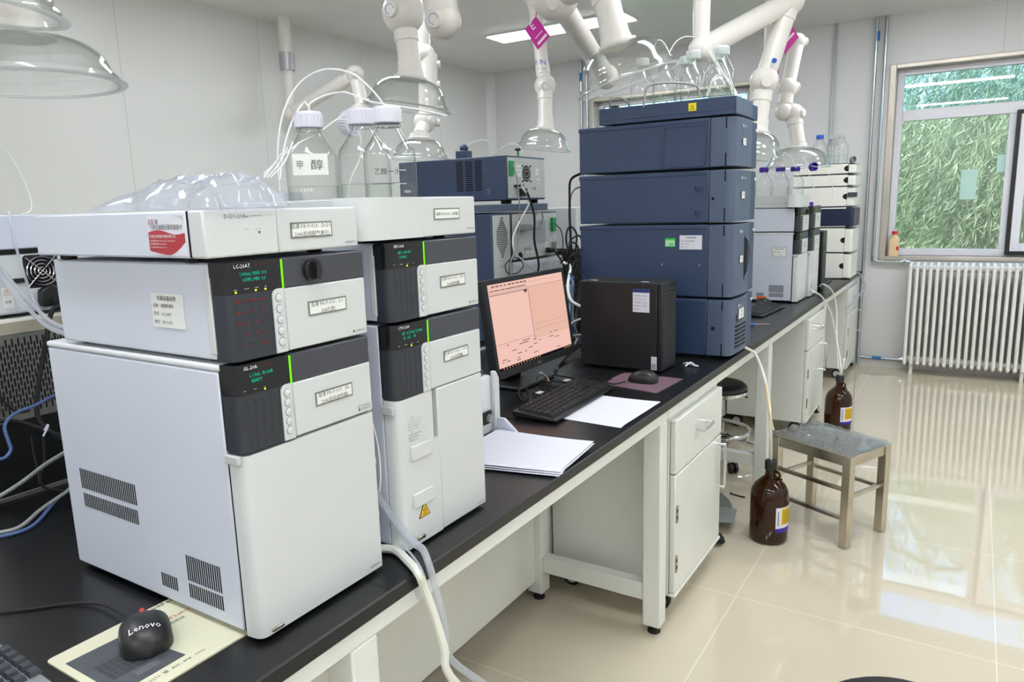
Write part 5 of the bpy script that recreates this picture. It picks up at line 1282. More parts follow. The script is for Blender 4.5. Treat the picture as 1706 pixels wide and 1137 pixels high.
ms = thing('metal_stool', 'low stainless steel stool topped with crumpled clear film', 'stool', (.30, 2.65, 0), rz=0)
A, B_, C_, D_ = Vector((.432, 2.44, 0)), Vector((.552, 2.705, 0)), Vector((.208, 2.87, 0)), Vector((.085, 2.605, 0))
HS = .395
ex = (A - D_).normalized(); ey = (B_ - A).normalized(); cs = [A, B_, C_, D_]; cen = (A + B_ + C_ + D_) / 4
top = MB(STEEL).slab([D_ + Vector((0, 0, HS - .004)), A + Vector((0, 0, HS - .004)), B_ + Vector((0, 0, HS - .004)), C_ + Vector((0, 0, HS - .004))], .004); top.build('seat_top', ms, bevel=.001)
Z3 = Vector((0, 0, 1))
def bar(m, p, q, w, h):
    d = (q - p).normalized(); s_ = d.cross(Z3).normalized() * (w / 2)
    v = [p - s_ - Z3 * h / 2, p + s_ - Z3 * h / 2, p + s_ + Z3 * h / 2, p - s_ + Z3 * h / 2]; u = [a + (q - p) for a in v]
    m.add(v + u, [(3, 2, 1, 0), (4, 5, 6, 7), (0, 1, 5, 4), (1, 2, 6, 5), (2, 3, 7, 6), (3, 0, 4, 7)]); return m
def post(m, c, w, z0, z1):
    a, b = ex * w / 2, ey * w / 2; v = [c - a - b, c + a - b, c + a + b, c - a + b]
    m.add([p + Z3 * z0 for p in v] + [p + Z3 * z1 for p in v], [(3, 2, 1, 0), (4, 5, 6, 7), (0, 1, 5, 4), (1, 2, 6, 5), (2, 3, 7, 6), (3, 0, 4, 7)]); return m
ins = [c + (cen - c).normalized() * .026 for c in cs]
for c in ins: post(MB(STEEL), c, .036, 0, HS - .0042).build('leg', ms, bevel=.002)
for i in range(4):
    p, q = ins[i] + Z3 * (HS - .026), ins[(i + 1) % 4] + Z3 * (HS - .026); d = (q - p).normalized() * .0145
    bar(MB(STEEL), p + d, q - d, .022, .040).build('apron', ms, bevel=.001)
for i, z in ((0, .215), (1, .20), (2, .215), (3, .12), (3, .245)):
    p, q = ins[i] + Z3 * z, ins[(i + 1) % 4] + Z3 * z; d = (q - p).normalized() * .0145
    bar(MB(STEEL), p + d, q - d, .014, .016).build('stretcher', ms, bevel=.001)
fl = MB(FILM); n = 34; rnd = random.Random(21)
ph = [(rnd.uniform(6, 40), rnd.uniform(6, 40), rnd.uniform(0, 6.28), rnd.uniform(.2, 1)) for _ in range(12)]
vs = []
for i in range(n + 1):
    for j in range(n + 1):
        u, v = i / n, j / n; p = D_.lerp(A, u).lerp(C_.lerp(B_, u), v); p = cen + (p - cen) * .97
        z = HS + .0015 + .024 * crumple(u, v) * (.25 + .75 * max(0, 1 - u * .6)) + .018 * math.exp(-((u - .25) / .12) ** 2) * max(0, math.sin(v * 3.1))
        vs.append((p.x, p.y, z))
fs = [(i * (n + 1) + j, (i + 1) * (n + 1) + j, (i + 1) * (n + 1) + j + 1, i * (n + 1) + j + 1) for i in range(n) for j in range(n)]
single(fl.add(vs, fs), 'plastic_film', 'crumpled clear film spread over the steel stool top', 'film', ang=25)

def lab_stool(label, c, zs):
    t = thing('lab_stool', label, 'stool', (c[0], c[1], 0), group='round black laboratory stools')
    x, y = c
    MB(mat('black_vinyl', (20, 22, 26), .42, var=.05)).lathe([(0, zs), (.10, zs), (.150, zs - .004), (.165, zs - .016), (.168, zs - .03), (.16, zs - .036), (0, zs - .036)], (x, y, 0), seg=40).build('seat', t)
    MB(CHROME).lathe([(.160, zs - .058), (.171, zs - .056), (.172, zs - .047), (.170, zs - .045), (.172, zs - .043), (.172, zs - .037), (.160, zs - .0362)], (x, y, 0), seg=40, closed=True).build('seat_rim', t)
    MB(CHROME).cyl((x, y, .15), (x, y, zs - .037), .014, 18).cyl((x, y, .06), (x, y, .24), .025, 20).build('gas_column', t)
    MB(BLACK).curve([(x, y, zs - .065), (x + .09, y + .04, zs - .068), (x + .16, y + .06, zs - .085)], .005, 8).build('height_lever', t)
    MB(CHROME).lathe([(.185 + .010 * math.cos(a), .165 + .010 * math.sin(a)) for a in [2 * math.pi * k / 10 for k in range(10)]], (x, y, 0), seg=44, closed=True).build('foot_ring', t)
    for k in range(5):
        a = 2 * math.pi * k / 5 + .35; d = Vector((math.cos(a), math.sin(a), 0)); p = Vector((x, y, 0))
        MB(CHROME).tube(spline([p + Z3 * .11, p + d * .12 + Z3 * .105, p + d * .25 + Z3 * .072], 4), [.018] * 4 + [.015] * 4 + [.012], 10).build('base_arm', t)
        MB(CHROME).cyl(p + d * .186 + Z3 * .16, p + d * .17 + Z3 * .095, .006, 8).build('ring_strut', t)
        s_ = Vector((-d.y, d.x, 0)); w = p + d * .26 + Z3 * .03
        MB(BLACK).cyl(w - s_ * .02, w - s_ * .006, .028, 20).cyl(w + s_ * .006, w + s_ * .02, .028, 20).box(w.x - .007, w.x + .007, w.y - .007, w.y + .007, .03, .075).build('caster', t)
lab_stool('black round stool with chrome ring, under the bench beyond the nearest cabinet', (-.37, 3.29), .435)
lab_stool('black round stool whose seat top just enters the bottom of the photo', (.75, .755), .47)

# bits on the floor
dp = thing('dustpan', 'grey dustpan lying on the floor behind the nearest cabinet', 'dustpan', (-.07, 2.42, 0))
MB(CABLEG).prism([(-.16, 2.30), (-.005, 2.36), (-.03, 2.50), (-.16, 2.56)], 'z', .055, .06).build('pan', dp, bevel=.001)
MB(CABLEG).prism([(-.20 + .11 * math.cos(a) * 1.35, .06 + .085 * math.sin(a)) for a in [math.pi * k / 12 for k in range(13)]], 'y', 2.50, 2.506).build('pan_back', dp)
MB(CABLEG).box(-.16, -.12, 2.34, 2.52, .0, .054).build('pan_support', dp)
rg = MB(RUBBER); rnd = random.Random(9)
for k in range(9): rg.ball((-.045 + rnd.uniform(-.03, .03), 2.255 + rnd.uniform(-.025, .025), .017 + rnd.uniform(0, .012)), .016, 1, .8, .8, 9, 6)
single(rg, 'black_rag', 'crumpled black scrap on the floor at the foot of the nearest cabinet', 'rag')
single(MB(RUBBER).curve([pt(1216, 822, z=.004), pt(1228, 826, z=.004), pt(1241, 829, z=.004)], .0035, 6), 'cable_offcut', 'short black cable offcut on the floor under the bench', 'cable')

# ------------------------------------------------------------------ extraction arms
RH = Vector((math.cos(YAW), -math.sin(YAW), 0)) if False else Vector((_cy, -_sy, 0))
def dome(t, c, tilt=0.0, R=.165, H=.105, yawdir=RH, neck=.05):
    ax = (Z3 * math.cos(tilt) + yawdir * math.sin(tilt)).normalized()
    out = [(R, 0), (R, .018)]
    for k in range(1, 13):
        a = math.pi / 2 * k / 12
        r = neck + (R - .012 - neck) * math.cos(a) ** .9 if k < 12 else neck
        out.append((r, .020 + (H - .02) * math.sin(a)))
    inn = [(max(r - .002, .002), z - (.002 if i > 1 else 0)) for i, (r, z) in enumerate(out)]
    d = MB(CLEAR).lathe(out + inn[::-1], c, ax, 48, closed=True).build('dome', t, ang=50)
    MB(RIMM).lathe([(R + .007 + .008 * math.cos(a), .003 + .0035 * math.sin(a)) for a in [2 * math.pi * k / 8 for k in range(8)]], c, ax, 48, closed=True).build('dome_rim', d)
    top = Vector(c) + ax * H
    MB(PVC).lathe([(neck + .012, -.004), (neck + .012, .008), (neck + .002, .012), (neck - .002, .03), (neck - .010, .032)], top, ax, 30).build('collar', t)
    return top + ax * .03, ax
def pipe(t, p, q, r, band=None):
    p, q = Vector(p), Vector(q); m = MB(PVC).cyl(p, q, r, 26)
    o = m.build('arm_tube', t)
    if band:
        d = (q - p).normalized(); L = (q - p).length
        for f in band: MB(PVC).tube([p + d * (L * f - .03), p + d * (L * f + .03)], r + .004, 26).build('coupling', o, bevel=.002)
    return o
def joint(t, c, r, kdir=None, kr=.026, marks=True, s=(1, 1, 1)):
    m = MB(PVC).ball(c, r, *s, seg=26, rings=16); o = m.build('joint', t)
    if kdir is not None:
        k = Vector(kdir).normalized(); c = Vector(c)
        MB(PVC).lathe([(kr, 0), (kr, r * .88 + .012), (kr - .004, r * .88 + .016), (0, r * .88 + .016)], c, k, 24).build('tension_knob', o)
        if marks:
            q = k.to_track_quat('Z', 'Y'); g = MB(mat('blue_grey_mark', (110, 130, 180), .5, var=0))
            pts = [c + k * (r * .88 + .0165) + q @ Vector((math.cos(a) * kr * .6, math.sin(a) * kr * .6, 0)) for a in [2 * math.pi * j / 16 for j in range(13)]]
            g.tube(pts, .0012, 5).build('knob_arrow', o)
    return o
TC = (CAM - Vector((0, 0, 0)))
def toward(p): return (CAM - Vector(p)).normalized()
def arm(name_label, base): return thing('extraction_arm', name_label, 'extraction arm', base, group='white extraction arms hanging over the island')
def ceiling_drop(t, p, r, nm='arm_tube'):
    p = Vector(p); q = Vector((p.x, p.y, ZC))
    o = pipe(t, p, q, r); MB(PVC).lathe([(r + .05, -.02), (r + .05, -.0005), (0, -.0005)], (p.x, p.y, ZC), (0, 0, 1), 26).build('ceiling_flange', t); return o

# nearest arm, clear dome cut by the photo's edge
c = pt(52, 143, q=1.56); t = arm('extraction arm with a big clear dome over the unit at the left edge', c)
n_, ax = dome(t, c, -.03, R=.172, H=.098)
k1 = n_ + ax * .30; pipe(t, n_ - ax * .01, k1, .038, (.12,)); joint(t, k1, .055, toward(k1))
k2 = k1 + Vector((-.35, .3, .2)); pipe(t, k1, k2, .038); joint(t, k2, .055, toward(k2)); ceiling_drop(t, k2, .038)
c = pt(-60, 14, q=1.30); t = arm('extraction arm whose clear dome just dips into the top corner of the photo', c)
n_, ax = dome(t, c, .12, R=.150, H=.10); k1 = n_ + ax * .25; pipe(t, n_ - ax * .01, k1, .038); joint(t, k1, .055); ceiling_drop(t, k1, .038)

# arm by the long wall, with a grey sleeve on its drop pipe
cpt = pt(472, 28, z=ZC); e1 = Vector((cpt.x, cpt.y, pt(484, 188, y=cpt.y).z)); e2 = pt(592, 124, q=5.0); e3 = pt(603, 176, q=5.0)
c = pt(612, 196, q=5.0); t = arm('bent extraction arm by the long wall with a grey sleeve on its drop pipe', c)
sl_ = pt(477, 103, y=cpt.y).z
pipe(t, (cpt.x, cpt.y, sl_), (cpt.x, cpt.y, ZC), .046); pipe(t, e1, (cpt.x, cpt.y, sl_), .036)
MB(mat('grey_sleeve', (178, 176, 182), .4, .4, var=.02)).cyl((cpt.x, cpt.y, sl_ - .06), (cpt.x, cpt.y, sl_ + .06), .052, 24).build('sleeve', t)
joint(t, e1, .062, (1, -.3, -.4)); pipe(t, e1, e2, .046, (.25, .8)); joint(t, e2, .062, toward(e2)); pipe(t, e2, e3, .046); dome(t, e3 - Z3 * .12, -.2, R=.14, H=.1)

# big arm over the blue rear module
c = pt(679, 181, q=2.85); t = arm('thick extraction arm with two round knobs, clear dome above the grey-capped bottles', c)
n_, ax = dome(t, c, .15, R=.158, H=.112)
j1 = pt(672, 22, q=2.80); pipe(t, n_ - ax * .01, j1, .042, (.06, .66)); joint(t, j1, .080, (pt(640, 12, q=2.70) - j1), .03)
u1 = pt(664, -60, q=2.85); pipe(t, j1, u1, .050)
j2 = pt(738, 34, q=2.62); u2 = pt(722, -60, q=2.62)
pipe(t, j2, u2, .062); joint(t, j2, .066, (pt(712, 30, q=2.52) - j2), .03)
joint(t, u2, .07); joint(t, u1, .07); pipe(t, u1, u2, .05); ceiling_drop(t, u2 + Z3 * .02, .045)
# slim jointed arm behind it
c = pt(700, 266, q=3.75); t = arm('slim jointed extraction arm behind the thick one, lit in warm white', c)
n_, ax = dome(t, c, .03, R=.14, H=.10)
a1 = pt(708, 203, q=3.8); a2 = pt(706, 92, q=3.8); pipe(t, n_ - ax * .01, a1 - Z3 * .0, .036); joint(t, a1, .058, (1, -.2, .1), .02, False); pipe(t, a1 + RH * .02, a2 + RH * .02, .05)
for f in (108, 142, 205): 
    p = pt(716, f, q=3.8); MB(PVC).cyl(p, p + RH * .055, .02, 16).build('tension_knob', t)
joint(t, a2, .06); ceiling_drop(t, a2, .036)

# slim arm with pink tag
c = pt(905, 249, q=4.4); t = arm('slim extraction arm carrying the pink tag on a string, dome beside the blue rear module', c)
n_, ax = dome(t, c, .13, R=.155, H=.115)
j1 = pt(908, 143, q=4.4); pipe(t, n_ - ax * .01, j1, .043, (.05, .75)); joint(t, j1, .064, toward(j1))
j0 = pt(889, -6, q=4.4); pipe(t, j1, j0, .040, (.18, .93))
g = MB(BLUECAP); p = pt(893, 108, q=4.33); g.text('UN', .03, p, RH, Z3); g.build('blue_lettering', t, smooth=False)
g = MB(GREYINK); p = pt(897, 117, q=4.33); g.text('1 - 01', .016, p, RH, Z3); g.build('grey_lettering', t, smooth=False)
joint(t, j0, .06); ceiling_drop(t, j0, .045)
def hang_tag(pts, q, label, strng):
    t = thing('hanging_tag', label, 'tag', pt(*pts[0], q=q))
    P = [pt(a, b, q=q) for a, b in pts]
    m = MB(MAGENTA).slab(P, .002); nn = (P[1] - P[0]).cross(P[3] - P[0]).normalized()
    s_ = -1 if nn.dot(CAM - P[0]) < 0 else 1
    m.build('tag_card', t, bevel=.0006)
    e = (P[1] - P[0]); f = (P[3] - P[0]); off = nn * (.0026 if s_ > 0 else -.0006)
    g = MB(WHITEINK)
    def rq(u0, u1, v0, v1): g.add([P[0] + e * u + f * v + off for u, v in ((u0, v0), (u1, v0), (u1, v1), (u0, v1))], [(0, 1, 2, 3)])
    return t, P, e, f, off, g, rq
tg = hang_tag([(893, 27), (917, 60), (896, 83), (874, 49)], 4.25, 'pink diamond tag hanging by a string from the slim arm', None)
t_, P, e, f, off, g, rq = tg
rq(.78, .88, .12, .88); rq(.58, .61, .2, .8); g.text('E', .045, P[0] + e * .30 + f * .62 + off, -f.normalized(), -e.normalized()) ; g.build('tag_print', t_, smooth=False, fix=False)
MB(REDINK).cyl(P[0], pt(895, 6, q=4.34), .003, 6).build('string', t_)

# big tilted arm over the blue tower
c = pt(1047, 137, q=2.35); t = arm('thick extraction arm with the tilted clear dome beside the blue tower flasks', c)
n_, ax = dome(t, c, -.30, R=.158, H=.118)
j1 = pt(1002, -34, q=2.35); pipe(t, n_ - ax * .01, j1, .043, (.05, .72)); joint(t, j1, .07)
j2 = pt(925, -8, q=2.55); joint(t, j2, .085, (pt(918, 20, q=2.45) - j2), .02, False); pipe(t, j1, j2, .046)
j3 = pt(1010, 128, q=3.3); pipe(t, j2, j3, .041); joint(t, j3, .055); ceiling_drop(t, pt(905, -30, q=2.55), .05); pipe(t, j2, pt(905, -30, q=2.55), .05)

# arm with long slanting boom over the tower
c = pt(1253, 263, q=3.6); t = arm('extraction arm with a long slanting boom over the blue tower flasks', c)
n_, ax = dome(t, c, .16, R=.14, H=.12)
e1 = pt(1273, 135, q=3.55); e2 = pt(1316, 2, q=3.5); col = pt(1168, 82, q=3.35)
pipe(t, n_ - ax * .01, e1, .044, (.06, .7)); joint(t, e1, .068, toward(e1) + RH * .2, .03, False); pipe(t, e1, e2, .047, (.85,)); joint(t, e2, .068); pipe(t, e2, col, .050)
joint(t, col, .056); ceiling_drop(t, col, .038)
g = MB(BLUECAP).cyl(pt(1290, 101, q=3.47), pt(1290, 101, q=3.46), .012, 16); g.build('blue_dot', t)
# farthest arm
c = pt(1328, 280, q=4.5); t = arm('farthest extraction arm with a double elbow, wide dome over the violet capped bottles', c)
n_, ax = dome(t, c, 0, R=.19, H=.12)
a1 = pt(1322, 190, q=4.5); a0 = pt(1306, 186, q=4.5); a2 = pt(1312, 146, q=4.5); a3 = pt(1328, 70, q=4.5)
pipe(t, n_ - ax * .01, a1, .044, (.75,)); joint(t, a1, .062, (1, -.3, 0), .025, False); pipe(t, a1, a0, .050); joint(t, a0, .055); pipe(t, a0, a2, .040, (.5,)); joint(t, a2, .062, RH, .028, False); pipe(t, a2, a3, .043); joint(t, a3, .052, RH, .024, False)
a4 = pt(1284, 10, q=4.7); a5 = pt(1277, 120, q=4.7); pipe(t, a3, pt(1284, 90, q=4.7), .045) ; ceiling_drop(t, pt(1284, 90, q=4.7), .045)
tg = hang_tag([(1314, 34), (1331, 62), (1308, 90), (1291, 60)], 3.66, 'pink tag half hidden behind the slanting arm near the window', None)
t_, P, e, f, off, g, rq = tg; rq(.6, .7, .1, .85); g.build('tag_print', t_, smooth=False, fix=False)
MB(REDINK).cyl(P[0], pt(1314, 12, q=3.52), .003, 6).build('string', t_)
tg = hang_tag([(1290, 98), (1298, 116), (1296, 133), (1289, 124)], 3.66, 'thin pink tag edge-on between the two window side arms', None)
t_, P, e, f, off, g, rq = tg; MB(REDINK).cyl(P[0], pt(1293, 84, q=3.52), .002, 6).build('string', t_)

# ------------------------------------------------------------------ tubing and cables
def hose(label, pts, r, m=None, cat='tube', name='tube', sub=6, group=None):
    return single(MB(m or TUBEW).curve(pts, r, 8, sub), name, label, cat, group)
q1 = 1.40
hose('thin white tube arching high from the labelled bottle to the small-display stack bottles', [pt(467, 318, q=1.45), pt(463, 250, q=1.45), pt(473, 185, q=1.46), pt(500, 138, q=1.47), pt(540, 116, q=1.46), pt(585, 122, q=1.45), pt(618, 148, q=1.44), pt(641, 176, q=1.43), (b3[0], b3[1], 1.617)], .0019)
hose('thin white tube looping from the labelled bottle cap over to its neighbour', [(b1[0] + .006, b1[1], 1.617), pt(517, 172, q=1.42), pt(545, 158, q=1.44), pt(575, 154, q=1.46), pt(600, 163, q=1.47), pt(630, 172, q=1.46), pt(700, 183, q=1.46), pt(745, 193, q=1.47)], .0019)
hose('thin white tube rising from behind the plastic bag to the labelled bottle cap', [pt(467, 300, q=1.40), pt(474, 245, q=1.42), pt(488, 200, q=1.43), pt(505, 172, q=1.44), pt(514, 178, q=1.43), (b1[0], b1[1], 1.617)], .0019)
hose('thin tube slanting from the bag past the handwritten label', [pt(440, 290, q=1.38), pt(470, 262, q=1.39), pt(496, 240, q=1.40), pt(530, 222, q=1.46), pt(560, 200, q=1.55), pt(584, 188, q=1.60)], .0016)
hose('thin tube from the loose grey cap down into the hidden back bottle', [c0, pt(600, 225, q=1.56), pt(600, 262, q=1.53), pt(584, 300, q=1.50), pt(580, 330, q=1.50)], .0016)
for k, (lb, dx) in enumerate((('short white tube end fanning over the bag, lowest', 0), ('short white tube end fanning over the bag, middle', 9), ('short white tube end fanning over the bag, highest', 18))):
    hose(lb, [pt(440 + dx * .6, 296, q=1.32), pt(455 + dx, 276 - dx * .2, q=1.36), pt(470 + dx, 255 - dx, q=1.40)], .0014)
hose('white tube loop standing above the slim pale unit at the left edge', [pt(-10, 240, x=-1.05), pt(12, 252, x=-1.05), pt(32, 285, x=-1.05), pt(47, 318, x=-1.05), pt(53, 342, x=-1.05), pt(48, 354, x=-1.05), pt(36, 357, x=-1.05)], .0018)
hose('clear tube falling from the left edge unit across the fan panel', [pt(14, 352, x=-.985), pt(24, 400, x=-.97), pt(38, 450, x=-.96), pt(62, 515, x=-.93), pt(90, 545, x=-.80), pt(118, 556, x=-.62)], .003, HOSE)
hose('pair tube lower, translucent, sweeping below the black plug to the nearest stack', [pt(-5, 450, x=-.96), pt(15, 478, x=-.95), pt(45, 512, x=-.90), pt(80, 545, x=-.78), pt(120, 560, x=-.62)], .0045, HOSE)
hose('pair tube upper, translucent, sweeping beside the black plug to the nearest stack', [pt(-5, 440, x=-.965), pt(20, 470, x=-.955), pt(52, 505, x=-.91), pt(84, 535, x=-.80), pt(122, 552, x=-.62)], .004, HOSE)
hose('thick black power cable hanging from the plug across the perforated back', [(-.978, .222, 1.245), (-.95, .226, 1.235), pt(86, 520, x=-.955), pt(75, 580, x=-.955), pt(64, 640, x=-.955), pt(62, 690, x=-.95), pt(78, 715, x=-.93), pt(100, 728, x=-.90), pt(130, 740, x=-.80)], .0055, RUBBER, 'cable', 'cable')
hose('blue cable curling in front of the perforated dark back', [pt(110, 652, x=-.82), pt(85, 662, x=-.88), pt(58, 676, x=-.9), pt(24, 690, x=-.92), pt(8, 710, x=-.92), pt(14, 735, x=-.91), pt(18, 750, x=-.905), pt(8, 763, x=-.90), pt(-8, 766, x=-.90)], .0035, CABLEB, 'cable', 'cable')
hose('black cable crossing from the left edge under the perforated back', [pt(-8, 702, x=-.94), pt(30, 703, x=-.93), pt(60, 712, x=-.92), pt(95, 724, x=-.90), pt(130, 735, x=-.8)], .0045, RUBBER, 'cable', 'cable')
hose('black cord drooping off the perforated back at the far left', [pt(-5, 655, x=-.97), pt(12, 675, x=-.965), pt(30, 687, x=-.96), pt(50, 684, x=-.955)], .003, RUBBER, 'cable', 'cable')
hose('black cord hanging straight under the white cable tie', [pt(72, 728, x=-.915), pt(74, 765, x=-.91), pt(73, 812, x=-.905), (-.90, .21, .803)], .003, RUBBER, 'cable', 'cable')
hose('thin black cord beside the hanging cord behind the nearest stack', [pt(52, 726, x=-.92), pt(56, 755, x=-.915), pt(62, 780, x=-.91), pt(66, 806, x=-.90)], .0022, RUBBER, 'cable', 'cable')
hose('short white cable tie gripping the black cords behind the nearest stack', [pt(72, 727, x=-.905), pt(78, 716, x=-.90), pt(80, 708, x=-.9), pt(74, 718, x=-.9)], .0022, PAPER, 'cable tie', 'cable_tie')
hose('straight grey cable running up to the nearest stack from the left edge', [pt(-6, 831, x=-.86), pt(35, 805, x=-.82), pt(75, 775, x=-.76), pt(112, 752, x=-.66)], .0042, CABLEG, 'cable', 'cable')
hose('grey cable lying on the worktop, upper of the crossing pair', [(-.86, -.03, ZT + .006), pt(30, 880, z=ZT + .008), pt(70, 848, z=ZT + .012), pt(118, 815, z=ZT + .03)], .0042, CABLEG, 'cable', 'cable')
hose('blue grey cable lying on the worktop, lower of the crossing pair', [(-.84, -.045, ZT + .005), pt(28, 888, z=ZT + .005), pt(60, 872, z=ZT + .006), pt(90, 838, z=ZT + .012), pt(118, 812, z=ZT + .03)], .0036, CABLEB, 'cable', 'cable')
hose('black mouse cord running over the worktop to the nearest mouse', [pt(-6, 1022, z=ZT + .003), pt(60, 1014, z=ZT + .003), pt(120, 1006, z=ZT + .0035), pt(170, 1008, z=ZT + .007), pt(205, 1024, z=ZT + .012), pt(222, 1036, z=ZT + .014)], .0022, RUBBER, 'cable', 'cable')

# waste hoses over the bench edge beside the two stacks
hose('clear waste hose running from between the stacks over the bench edge to the floor', [(-.20, .292, .99), (-.13, .296, .955), pt(658, 868, x=-.075), pt(690, 905, x=-.045), pt(706, 928, x=-.018) + Vector((0, 0, .012)), pt(718, 952, x=.010), pt(731, 1000, x=.018), pt(742, 1050, x=.022), pt(752, 1100, x=.028), (.05, .49, .40), (.07, .47, .15), (.09, .44, .012)], .0068, HOSE, name='waste_hose')
hose('thick milky waste hose lying lowest, draped over the bench edge by the nearest stack', [(-.22, .29, .815), (-.13, .288, .815), pt(655, 916, z=ZT + .009), pt(680, 936, z=ZT + .009), pt(697, 956, z=ZT + .007), pt(706, 978, x=.012), pt(722, 1020, x=.018), pt(740, 1080, x=.026), pt(752, 1130, x=.03), (.055, .455, .38), (.075, .44, .15), (.09, .42, .012)], .0078, mat('milky_hose', (222, 224, 214), .35, var=.02), name='waste_hose')
hose('thin clear line looping beside the thick milky hose', [(-.2, .292, .85), pt(640, 900, z=ZT + .018), pt(668, 908, z=ZT + .018), pt(690, 930, z=ZT + .016), pt(703, 952, z=ZT + .014), pt(710, 972, x=.010), pt(717, 1000, x=.014)], .0022, HOSE)
hose('thin white tube hanging in the gap between the two stacks', [(-.10, .29, 1.09), pt(628, 735, x=-.10), pt(634, 790, x=-.095), pt(632, 820, x=-.10)], .0018)
hose('white waste tube from the blue tower foot down into the amber bottle', [(-.02, 2.50, .835), pt(1240, 578, x=.0), pt(1258, 590, x=.025), pt(1272, 625, q=2.95), pt(1281, 670, q=2.92), pt(1284, 720, q=2.88), (.13, 2.40, .352), (.13, 2.40, .33)], .0062, mat('milky_hose', (222, 224, 214), .35), name='waste_hose')
hose('yellowed tube end tied along the white waste tube', [pt(1276, 640, q=2.92), pt(1280, 675, q=2.89), pt(1286, 705, q=2.86), pt(1289, 717, q=2.85)], .0035, mat('yellowed_tube', (216, 190, 140), .4, var=.04), name='tube')
hose('milky hose from the far stack bending down behind the stool to the standing amber bottle', [(-.06, 4.19, .845), pt(1354, 486, x=-.03), pt(1370, 496, x=-.0), pt(1385, 525, x=.03), pt(1395, 575, x=.07), (.148, 4.10, .42), (.148, 4.10, .35)], .006, MATS['milky_hose'], name='waste_hose')
hose('second milky hose from the far stack, outer loop over the bench edge', [(-.05, 4.45, .85), pt(1372, 474, x=-.01), pt(1386, 485, x=.02), pt(1393, 510, x=.04), pt(1394, 560, x=.06), pt(1397, 615, x=.1), (.16, 4.13, .45), (.155, 4.105, .35)], .005, MATS['milky_hose'], name='waste_hose')
hose('milky hose at the window end, curling off the bench corner', [(-.03, 5.6, .845), pt(1432, 456, x=.02), pt(1438, 466, x=.04), pt(1440, 480, x=.05), pt(1425, 500, x=.03), pt(1412, 512, x=.02)], .006, HOSE, name='waste_hose')

# tubes around the blue tower flasks
for k, (lb, P) in enumerate((('white tube arching from the flasks, outermost of the three slanting lines', [(1178, 82), (1195, 110), (1212, 135), (1226, 157)]), ('white tube slanting from the flasks, inner line', [(1184, 86), (1203, 118), (1216, 138), (1224, 158)]), ('white tube hanging from the boom down to the tower edge', [(1199, 74), (1206, 100), (1216, 130), (1227, 156)]))):
    hose(lb, [pt(a, b, q=2.83) for a, b in P] + [(-.025, 2.30, 1.80)], .0026)
for k, lb in enumerate(('white tube arch rising from a small funnel on the blue tray, lowest arch', 'white tube arch on the blue tray, middle arch', 'white tube arch on the blue tray, highest arch')):
    hose(lb, [pt(1178 + k * 2, 160, q=2.82), pt(1184 + k, 140 - 3 * k, q=2.83), pt(1198, 131 - 3 * k, q=2.84), pt(1212 + k, 138 - 3 * k, q=2.84), pt(1221 + k, 157, q=2.83)], .0024)
hose('white tube arching over the small dome from the flask caps', [pt(1086, 92, q=2.8), pt(1092, 72, q=2.8), pt(1100, 67, q=2.8), pt(1110, 78, q=2.8), pt(1114, 100, q=2.78), (FL[0][0] + .01, FL[0][1], 1.965)], .0022)
hose('white tube with a black collar running back from the flasks to the vertical arm', [(FL[1][0], FL[1][1], 1.965), pt(1118, 82, q=2.85), pt(1128, 68, q=2.95), pt(1142, 61, q=3.05), pt(1158, 62, q=3.15)], .0022)
hose('thick grey cable arching over the blue tray in front of the flasks', [pt(1072, 178, q=2.66), pt(1078, 146, q=2.65), pt(1100, 139, q=2.66), pt(1130, 138, q=2.68), pt(1156, 142, q=2.70), pt(1164, 150, q=2.71), pt(1166, 163, q=2.71)], .0042, CABLEG, 'cable', 'cable')
hose('grey cable loop at the back corner of the blue tray', [(-.52, 2.26, 1.753), pt(1016, 168, q=2.92), pt(1025, 162, q=2.93), pt(1036, 164, q=2.94), pt(1048, 175, q=2.95), (-.47, 2.3, 1.753)], .004, CABLEG, 'cable', 'cable')
single(MB(BLACK).box(-.525, -.49, 2.235, 2.26, 1.80, 1.815).box(-.52, -.515, 2.24, 2.255, 1.753, 1.80).box(-.5, -.495, 2.24, 2.255, 1.753, 1.80), 'cable_clip', 'small black clip standing on the back corner of the blue tray', 'clip')
# cables behind the tower and round the monitor
hose('black power cable looping out behind the blue tower', [(-.645, 2.30, 1.57), (-.68, 2.29, 1.555), pt(951, 300, x=-.70), pt(949, 330, x=-.70), pt(950, 385, x=-.70), pt(954, 440, x=-.70), pt(958, 500, x=-.69), pt(955, 560, x=-.68), (-.66, 2.22, .806)], .0055, RUBBER, 'cable', 'cable')
hose('grey cable hanging parallel to the black one behind the blue tower', [(-.645, 2.35, 1.49), pt(958, 315, x=-.69), pt(948, 350, x=-.71), pt(951, 400, x=-.71), pt(955, 460, x=-.71), pt(962, 540, x=-.68)], .0035, CABLEG, 'cable', 'cable')
rnd = random.Random(31)
for k in range(7):
    cx, cy = 957 + rnd.uniform(-5, 6), 400 + k * 14
    P = []
    for j in range(9):
        a = j / 8 * 6.28 * 1.1 + k
        P.append(pt(cx + 9 * math.cos(a) * (1 + .3 * math.sin(k)), cy + 22 * math.sin(a) + rnd.uniform(-3, 3), x=-.70 + .012 * k - .03 * math.cos(a * .5)))
    hose(('black cable coil bunched behind the blue tower, %s' % ('topmost loop', 'second loop down', 'third loop down', 'middle loop', 'loop below the middle', 'second loop from the bottom', 'lowest loop')[k]), P, .004, RUBBER, 'cable', 'cable')
hose('thick white cable bowing from the rear stack to the black computer', [(-.70, 2.15, 1.18), pt(950, 445, x=-.66), pt(946, 475, x=-.63), pt(950, 498, x=-.60), pt(962, 508, x=-.56), pt(978, 514, x=-.52)], .006, TUBEW, 'cable', 'cable')
